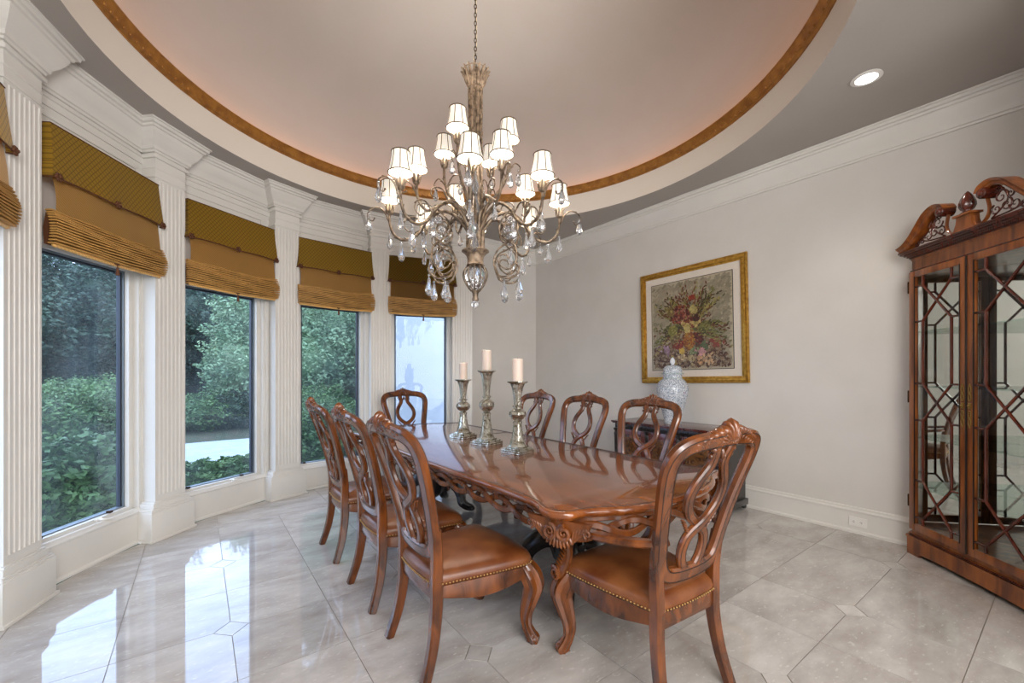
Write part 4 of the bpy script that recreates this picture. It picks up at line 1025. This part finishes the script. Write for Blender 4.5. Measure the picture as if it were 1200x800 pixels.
for k in range(6):
    a = 2*PI*k/6; c, s = math.cos(a), math.sin(a); path = cat([(c*.045, s*.045, 3.57), (c*.043, s*.043, 3.2), (c*.043, s*.043, 2.9), (c*.052, s*.052, 2.6), (c*.055, s*.055, 2.32)], 6)
    sweep(bm, path, [circ(r_, 8) for r_ in interp([.015, .012, .012, .017, .020], len(path))])
    for m_ in range(16):
        z = 3.52-.072*m_; r_ = .054+.006*max(0, (m_-9)/7); a2 = a+.3*(-1)**m_; ball(bm, (r_*math.cos(a2), r_*math.sin(a2), z), 1, .008, .008, .030, 1)
lathe(bm, [(.030, 3.57), (.030, 2.32)], 10); q('shaft', bm, M['wash'])
q('urn_bowl', lathe(bmesh.new(), [(.01, 2.295), (.088, 2.305), (.106, 2.312), (.108, 2.305), (.088, 2.290), (.070, 2.27), (.062, 2.24), (.065, 2.205), (.072, 2.195), (.05, 2.185)], 32), M['wash'])
bm = bmesh.new()
for k in range(12):
    a = 2*PI*k/12; c, s = math.cos(a), math.sin(a); tube(bm, [(c*.056, s*.056, 2.195), (c*.088, s*.088, 2.160), (c*.096, s*.096, 2.11), (c*.072, s*.072, 2.045), (c*.034, s*.034, 1.995)], .0042, 6, 4)
q('cage', bm)
q('cage_crystal', ball(bmesh.new(), (0, 0, 2.10), 1, .082, .082, .092, 2), M['crystal'], False)
q('finial_stem', lathe(bmesh.new(), [(.030, 2.005), (.034, 1.995), (.024, 1.98), (.021, 1.95), (.028, 1.93), (.022, 1.92)], 20))
q('finial_crystal', ball(bmesh.new(), (0, 0, 1.892), .034, sub=1), M['crystal'], False)
# prototypes for repeated parts
def drop_mesh(L_=.085, w_=.02):
    bm = bmesh.new(); lathe(bm, [(.001, -.012), (.006, -.020), (w_*.45, -.020-L_*.25), (w_, -.020-L_*.68), (w_*.75, -.020-L_*.9), (.002, -.020-L_)], 6); ball(bm, (0, 0, -.006), .0075, sub=1); return bm
crys = None
def crystal(p, loc, big=1.0):
    global crys
    big *= 1.35
    if crys is None: crys = obj('crystal_drop', drop_mesh(), M['crystal'], p); crys.location = loc; crys.scale = (big, big, big); return crys
    return inst(crys, 'crystal_drop', p, loc, (0, 0, random.random()*3), (big, big, big))
flat = None
def leafy(bm, path, r, k0=2, step=4, size=.03):
    for i in range(k0, len(path)-2, step):
        T = (path[i+1]-path[i]).normalized(); p = path[i]; s = (-1)**(i//step)
        nrm_ = Vector((T.z, 0, -T.x)) if abs(T.y) < .9 else Vector((1, 0, 0))
        if nrm_.length < .1: nrm_ = Vector((1, 0, 0))
        rot = (T+nrm_*.45*s).to_track_quat('Z', 'Y').to_matrix().to_4x4(); ball(bm, p+nrm_*s*r*1.1, 1, .006, .004, size*.55, 1, rot)
def arm_mesh(pts, r0, r1, extra=()):
    bm = bmesh.new(); path = cat(pts, 6); sweep(bm, path, [circ(x, 8) for x in interp([r0, r0*.95, r1, r1], len(path))]); leafy(bm, path, r1, 4, 5, .04)
    for e_ in extra:
        pt = cat(e_, 5); sweep(bm, pt, [circ(x, 6) for x in interp([.0065, .0055, .004], len(pt))]); leafy(bm, pt, .005, 3, 9, .022); ball(bm, pt[-1], .008, sub=1)
    return bm
shade_bm = lathe(bmesh.new(), [(.082, 0), (.0765, .022), (.069, .055), (.062, .095), (.058, .125), (.059, .142), (.0575, .142), (.0565, .125), (.0605, .095), (.0675, .055), (.075, .022), (.0805, .001)], 36, cap=False)
pip_bm = bmesh.new()
for r_, z in ((.082, 0), (.0592, .142)): sweep(pip_bm, [Vector((r_*math.cos(a_*PI/15), r_*math.sin(a_*PI/15), z)) for a_ in range(30)], circ(.0042, 6), ref=(0, 0, 1), closed=True)
for k in range(8):
    a = k*PI/4+.2; c, s = math.cos(a), math.sin(a); sweep(pip_bm, [Vector((c*(r_+.0006), s*(r_+.0006), z)) for r_, z in ((.082, 0), (.0765, .022), (.069, .055), (.062, .095), (.058, .125), (.059, .142))], rprof(.0058, .0024, .0006), ref=(c, s, 0))
cup_bm = bmesh.new(); lathe(cup_bm, [(.010, -.03), (.022, -.018), (.026, .0), (.022, .004), (.004, .004)], 16)
for k in range(7):
    a = 2*PI*k/7; c, s = math.cos(a), math.sin(a); tube(cup_bm, [(c*.020, s*.020, -.015), (c*.024, s*.024, .01), (c*.030, s*.030, .035), (c*.042, s*.042, .046)], [.007, .009, .006, .002], 5, 3)
protos = {}
def light_on(arm, loc):
    x, y, z = loc
    if 'cup' not in protos:
        protos['cup'] = obj('leaf_cup', cup_bm, M['iron'], arm, 60); protos['cup'].location = loc
        protos['can'] = obj('candle_sleeve', lathe(bmesh.new(), [(.013, 0), (.013, .098), (.010, .10)], 14), M['bulbw'], arm, 50); protos['can'].location = loc
        protos['sh'] = obj('lamp_shade', shade_bm, M['shade'], arm, 50); protos['sh'].location = (x, y, z+.085)
        protos['pip'] = obj('shade_piping', pip_bm, M['ribbon'], arm, 60); protos['pip'].location = (x, y, z+.085)
    else:
        inst(protos['cup'], 'leaf_cup', arm, loc); inst(protos['can'], 'candle_sleeve', arm, loc); inst(protos['sh'], 'lamp_shade', arm, (x, y, z+.085)); inst(protos['pip'], 'shade_piping', arm, (x, y, z+.085))
    l = bpy.data.lights.new('shade_bulb', 'POINT'); l.energy = BULB; l.color = (1, .95, .88); l.shadow_soft_size = .02
    lo = bpy.data.objects.new('shade_bulb', l); C.objects.link(lo); lo.parent = arm; lo.location = (x, y, z+.145)
BULB = 5.5
tiers = [
 # radius, cup z, angles, arm points, curls, crystals
 (.66, 2.605, [3, 48, 93, 138, 183, 226, 272, 318],
  [(.045, 0, 2.44), (.13, 0, 2.56), (.25, 0, 2.615), (.36, 0, 2.55), (.45, 0, 2.43), (.55, 0, 2.385), (.63, 0, 2.43), (.66, 0, 2.52), (.66, 0, 2.59)],
  [[(.645, 0, 2.47), (.70, 0, 2.60), (.76, 0, 2.635), (.82, 0, 2.60), (.825, 0, 2.545), (.79, 0, 2.53), (.775, 0, 2.55)],
   [(.40, 0, 2.49), (.46, 0, 2.56), (.53, 0, 2.55), (.55, 0, 2.49), (.51, 0, 2.45), (.48, 0, 2.47)]],
  [(.82, 0, 2.590, 1), (.57, 0, 2.375, 1.1), (.66, 0, 2.44, .9), (.40, 0, 2.46, 1)]),
 (.46, 2.765, [30, 117, 205, 298],
  [(.045, 0, 2.42), (.10, 0, 2.60), (.19, 0, 2.665), (.29, 0, 2.615), (.38, 0, 2.565), (.445, 0, 2.63), (.46, 0, 2.75)],
  [[(.45, 0, 2.65), (.50, 0, 2.74), (.56, 0, 2.755), (.59, 0, 2.70), (.56, 0, 2.665), (.535, 0, 2.68)],
   [(.22, 0, 2.66), (.26, 0, 2.74), (.33, 0, 2.745), (.35, 0, 2.69), (.315, 0, 2.67)]],
  [(.585, 0, 2.70, .9), (.345, 0, 2.565, .9)]),
 (.28, 3.03, [68, 158, 248, 338],
  [(.040, 0, 2.45), (.085, 0, 2.62), (.16, 0, 2.70), (.245, 0, 2.80), (.28, 0, 2.92), (.28, 0, 3.015)],
  [[(.26, 0, 2.84), (.20, 0, 2.93), (.14, 0, 2.92), (.13, 0, 2.86), (.16, 0, 2.84)], [(.275, 0, 2.87), (.33, 0, 2.93), (.375, 0, 2.89), (.35, 0, 2.84)]],
  [(.36, 0, 2.88, .9), (.135, 0, 2.88, .8)])]
for (R_2, zc, angs, pts, curls, crs) in tiers:
    first = None
    for a in angs:
        if first is None: first = q('arm', arm_mesh(pts, .014, .0105, curls)); arm = first
        else: arm = inst(first, 'arm', t)
        arm.rotation_euler = (0, 0, rad(a)); light_on(arm, (R_2, 0, zc))
        for (x, y, z, s) in crs: crystal(arm, (x, y, z), s)
# lower scroll brackets with crystal rosettes
med = None; first = None
for k, a in enumerate([18, 162, 200, 340]):
    if first is None:
        bm = bmesh.new()
        for pts in ([(.30, 0, 2.60), (.225, 0, 2.53), (.20, 0, 2.44), (.26, 0, 2.37), (.33, 0, 2.31), (.335, 0, 2.20), (.27, 0, 2.145), (.20, 0, 2.19), (.205, 0, 2.25), (.255, 0, 2.26), (.27, 0, 2.225)],
                    [(.30, 0, 2.60), (.345, 0, 2.50), (.34, 0, 2.41), (.27, 0, 2.35), (.19, 0, 2.30), (.155, 0, 2.21), (.19, 0, 2.11), (.27, 0, 2.095), (.30, 0, 2.14)],
                    [(.165, 0, 2.18), (.21, 0, 2.09), (.31, 0, 2.08), (.36, 0, 2.13), (.335, 0, 2.185), (.295, 0, 2.17)]):
            pt = cat(pts, 6); sweep(bm, pt, [circ(x, 6) for x in interp([.007, .008, .0065, .0045], len(pt))]); leafy(bm, pt, .006, 4, 8, .04)
        first = q('scroll_bracket', bm); br = first
    else: br = inst(first, 'scroll_bracket', t)
    br.rotation_euler = (0, 0, rad(a))
    for (x, z) in ((.262, 2.445), (.288, 2.515), (.285, 2.39)):
        if med is None:
            bm = bmesh.new(); m_ = Matrix.Rotation(PI/2, 4, 'X')
            for j in range(10):
                b_ = 2*PI*j/10; ball(bm, (.021*math.cos(b_), 0, .021*math.sin(b_)), 1, .013, .007, .006, 1, Matrix.Rotation(-b_, 4, 'Y'))
            ball(bm, (0, 0, 0), 1, .011, .008, .011, 1); med = obj('crystal_rosette', bm, M['crystal'], br, False); med.location = (x, 0, z)
            bm = bmesh.new(); tube(bm, [(.036*math.cos(a_), 0, .036*math.sin(a_)) for a_ in [j*PI/10 for j in range(20)]], .0035, 6, 1, closed=True); rim = obj('rosette_rim', bm, M['iron'], br, 60); rim.location = (x, 0, z)
        else: inst(med, 'crystal_rosette', br, (x, 0, z)); inst(rim, 'rosette_rim', br, (x, 0, z))
    for (x, z, s) in ((.36, 2.10, 1.15), (.24, 2.085, 1.2), (.30, 2.30, .9)): crystal(br, (x, 0, z), s)
# long crystals down the front of the shaft
for (x, y, z, s) in ((.005, -.075, 2.90, 1.25), (.012, -.08, 2.74, 1.3), (0, -.08, 2.585, 1.2), (0, -.085, 2.465, 1.3), (-.06, .05, 2.8, 1), (.065, .04, 2.8, 1)): crystal(t, (x, y, z), s)

# ------------------------------------------------------------------ outdoors
def arc_slab(name, cx, cy, r0, r1, a0, a1, z0, z1, m, n=40, nr=1):
    bm = bmesh.new()
    prev = None
    for i in range(n+1):
        a = rad(a0+(a1-a0)*i/n); c, s_ = math.cos(a), math.sin(a)
        cur = [bm.verts.new((cx+r*c, cy+r*s_, z)) for r, z in ((r0, z0), (r1, z0), (r1, z1), (r0, z1))]
        if prev:
            for k in range(4): bm.faces.new((prev[k], prev[(k+1) % 4], cur[(k+1) % 4], cur[k]))
        else: bm.faces.new(cur)
        prev = cur
    bm.faces.new(prev[::-1]); return struct(name, bm, m)
arc_slab('terrain_ground', CX, CY, 3.02, 40, 50, 215, -.5, -.30, M['ground'])
# planted slope rising behind the drive
bm = bmesh.new(); rows = []
rg = random.Random(3)
for i in range(26):
    row = []
    for j in range(14):
        a = rad(60+i*6.2); r_ = 12.5+j*2.0; x = 1.0+r_*math.cos(a); y = 1.0+r_*math.sin(a); row.append(bm.verts.new((x, y, -.32+.16*j+rg.uniform(-.1, .1)*(j > 0))))
    rows.append(row)
for A, B in zip(rows, rows[1:]):
    for j in range(13): bm.faces.new((A[j], A[j+1], B[j+1], B[j]))
struct('terrain_slope', bm, M['ground'], 80)
arc_slab('driveway', 1.0, 1.0, 6.7, 11.5, 82, 170, -.31, -.27, M['drive'])
t = thing('house_wing', 'plain pale stucco wall of the house seen through the window behind the chandelier', 'building', (0, 0, 0))
obj('wall', box(2.80, 9, 7.4, 9.5, -.3, 4.6), M['stucco'], t)
obj('roof', prism(bmesh.new(), [(7.2, 4.6), (9.7, 4.6), (9.7, 4.8), (8.5, 5.6), (7.2, 4.8)], 2.2, 9.2, 'x'), M['stone'], t)

def foliage(c, rx, ry, rz, n, s, rg):
    """leaves scattered through the outer part of a lobed crown: arrays of quads"""
    g = np.random.default_rng(rg.randrange(10**6)); c = np.array(c); R3 = np.array([rx, ry, rz])
    d = g.normal(size=(n, 3)); d /= np.linalg.norm(d, axis=1)[:, None]; q_ = 1-np.abs(g.normal(0, .20, n))
    cl = 1+.15*np.sin(d[:, 0]*9+c[0])*np.sin(d[:, 1]*8+c[1])+.11*np.sin(d[:, 2]*13+d[:, 0]*5)+.05*np.sin(d[:, 0]*31+d[:, 2]*27)
    p = c+d*R3*(q_*cl)[:, None]
    u = g.normal(size=(n, 3))*np.array([1, 1, .5]); u /= np.linalg.norm(u, axis=1)[:, None]
    w_ = np.cross(u, g.normal(size=(n, 3))); w_ /= np.linalg.norm(w_, axis=1)[:, None]
    L_ = (s*g.uniform(.7, 1.3, n))[:, None]
    return np.stack([p-u*L_*.5, p+w_*L_*.24, p+u*L_*.5, p-w_*L_*.24], 1)
def tree(name, x, y, z0, blobs, leafs, m, lab, group, cat_, trunk=True, seed=1):
    rg = random.Random(seed); t = thing(name, lab, cat_, (x, y, z0), 0, group); qs = np.concatenate([foliage((bx_, by_, bz_), rx, ry, rz, int(n*LEAFN), leafs, rg) for (bx_, by_, bz_, rx, ry, rz, n) in blobs]).reshape(-1, 3)
    nq = len(qs)//4; cv = []; cf = []
    for (bx_, by_, bz_, rx, ry, rz, n) in blobs:      # the shaded inner mass of the crown
        t_ = bmesh.new(); bmesh.ops.create_icosphere(t_, subdivisions=3, radius=1); o0 = 4*nq+len(cv)
        for v in t_.verts:
            f = .64+.09*math.sin(v.co.x*7+seed)*math.sin(v.co.y*6)+.06*math.sin(v.co.z*11); cv.append((bx_+v.co.x*rx*f, by_+v.co.y*ry*f, bz_+v.co.z*rz*f))
        cf += [tuple(o0+v.index for v in f_.verts) for f_ in t_.faces]; t_.free()
    me = bpy.data.meshes.new('foliage'); nv = len(qs)+len(cv); nl = 4*nq+3*len(cf)
    me.vertices.add(nv); me.vertices.foreach_set('co', np.concatenate([qs, np.array(cv)]).astype(np.float32).ravel())
    me.loops.add(nl); me.loops.foreach_set('vertex_index', np.concatenate([np.arange(4*nq), np.array(cf).ravel()]).astype(np.int32))
    me.polygons.add(nq+len(cf)); me.polygons.foreach_set('loop_start', np.concatenate([np.arange(nq)*4, 4*nq+3*np.arange(len(cf))]).astype(np.int32)); me.update(calc_edges=True); me.validate()
    me.materials.append(m); o = bpy.data.objects.new('foliage', me); C.objects.link(o); o.parent = t
    top_ = max(b[2] for b in blobs)
    bm = bmesh.new(); tube(bm, [(0, 0, -.3), (.05, .03, top_*.3), (-.04, .02, top_*.65), (0, 0, top_)], [.13*leafs*8, .1*leafs*8, .05*leafs*8] if trunk else [.05, .03, .02], 8)
    if trunk:
        for b in blobs[1:]: tube(bm, [(0, 0, top_*.35), (b[0]*.5, b[1]*.5, (b[2]+top_*.3)*.5), (b[0], b[1], b[2])], [.06*leafs*8, .03*leafs*8], 6, 3)
    obj('trunk' if trunk else 'stem', bm, M['bark'], t, 50); return t
LEAFN = 2.6
def along(px, d): u = (px-600)/495; return (d*(FW[0]+u*RT[0]), d*(FW[1]+u*RT[1]))
# shrubs under the windows
def shrub(px, d, zt_, r_, m, lab, seed, leaf=.09, n=5200):
    leaf *= .72
    x, y = along(px, d); h = zt_+.3
    return tree('garden_shrub', x, y, -.3, [(0, 0, h*.52, r_, r_, h*.52, n), (r_*.5, .1, h*.4, r_*.7, r_*.7, h*.42, n//2), (-r_*.5, -.1, h*.42, r_*.7, r_*.7, h*.42, n//2)], leaf, m, lab, 'shrubs below the bow windows', 'shrub', False, seed)
shrub(75, 4.35, .62, .55, M['leaf_mid'], 'low leafy shrub close under the left-hand window', 21, .13)
shrub(140, 5.3, .60, .50, M['leaf_mid'], 'low shrub at the right foot of the left-hand window', 22, .10)
shrub(60, 6.4, 1.12, .95, M['leaf_mid'], 'rounded waist-high bush filling the middle of the left-hand window', 23, .085, 11000)
shrub(228, 5.7, .12, .48, M['leaf_mid'], 'low green hedge plant at the left foot of the second window', 24, .10)
shrub(290, 6.1, .14, .48, M['leaf_mid'], 'low green hedge plant at the right foot of the second window', 25, .10)
shrub(375, 7.0, .75, .62, M['leaf_mid'], 'leafy shrub at the foot of the third window behind the chair backs', 26, .10)
shrub(412, 7.2, .50, .5, M['leaf_mid'], 'leafy shrub at the right foot of the third window', 27, .10)
# trees
def bigtree(px, d, h, r_, m, lab, seed, leaf=.14, n=9000, low=.5, kind='garden_tree'):
    x, y = along(px, d); b = []
    rg = random.Random(seed)
    b.append((0, 0, h*.62, r_*.85, r_*.85, h*.38, n))
    for k in range(4):
        a = k*PI/2+rg.random(); b.append((r_*.55*math.cos(a), r_*.55*math.sin(a), h*(low*.75+.12*k*.5), r_*.62, r_*.62, h*.24, n//3))
    return tree(kind, x, y, -.2, b, leaf, m, lab, 'trees in the garden', 'tree', True, seed)
bigtree(180, 17.5, 6.9, 2.8, M['leaf_dark'], 'dark evergreen tree filling the left half of the second window', 31)
bigtree(110, 15, 5.8, 2.6, M['leaf_dark'], 'dark tree behind the bush in the left-hand window', 32)
bigtree(20, 13.5, 5.6, 2.4, M['leaf_dark'], 'dark tree at the left edge of the left-hand window', 33)
bigtree(314, 14.3, 4.7, 1.9, M['leaf_light'], 'pale green feathery tree in the right half of the second window', 34, .11, 9000, .35)
bigtree(390, 14.3, 5.2, 2.2, M['leaf_light'], 'pale green feathery tree filling the third window', 35, .11, 10000, .35)
bigtree(392, 20, 12.5, 2.7, M['leaf_dark'], 'tall dark tree rising behind the pale tree in the third window', 36, .2, 9000)
bigtree(262, 22, 7.4, 3.6, M['leaf_dark'], 'dark tree in the background of the second window right of centre', 37, .2, 8000)
bigtree(435, 19, 9.5, 3.4, M['leaf_dark'], 'dark tree at the right side of the third window near the house wing', 38, .2, 7000)
bigtree(150, 21, 7.0, 3.2, M['leaf_dark'], 'distant dark tree seen past the right side of the left-hand window', 39, .2, 7000)
bigtree(-80, 13, 6.5, 3.2, M['leaf_dark'], 'dark tree beyond the left edge of the photo', 40, .2, 4000)
for (px, d, zt_, r_, lab, sd) in ((235, 12.3, .75, 1.1, 'mounded shrub across the drive at the left of the second window', 41), (280, 12.9, .8, 1.0, 'mounded shrub across the drive at the right of the second window', 42), (365, 12.0, .95, 1.1, 'shrub below the pale tree in the third window', 43), (110, 12, 1.2, 1.4, 'large shrub at the right of the left-hand window across the drive', 44)):
    s_ = shrub(px, d, zt_, r_, M['leaf_mid'] if sd != 42 else M['leaf_dark'], lab, sd, .11, 4200); s_['group'] = 'shrubs across the drive'
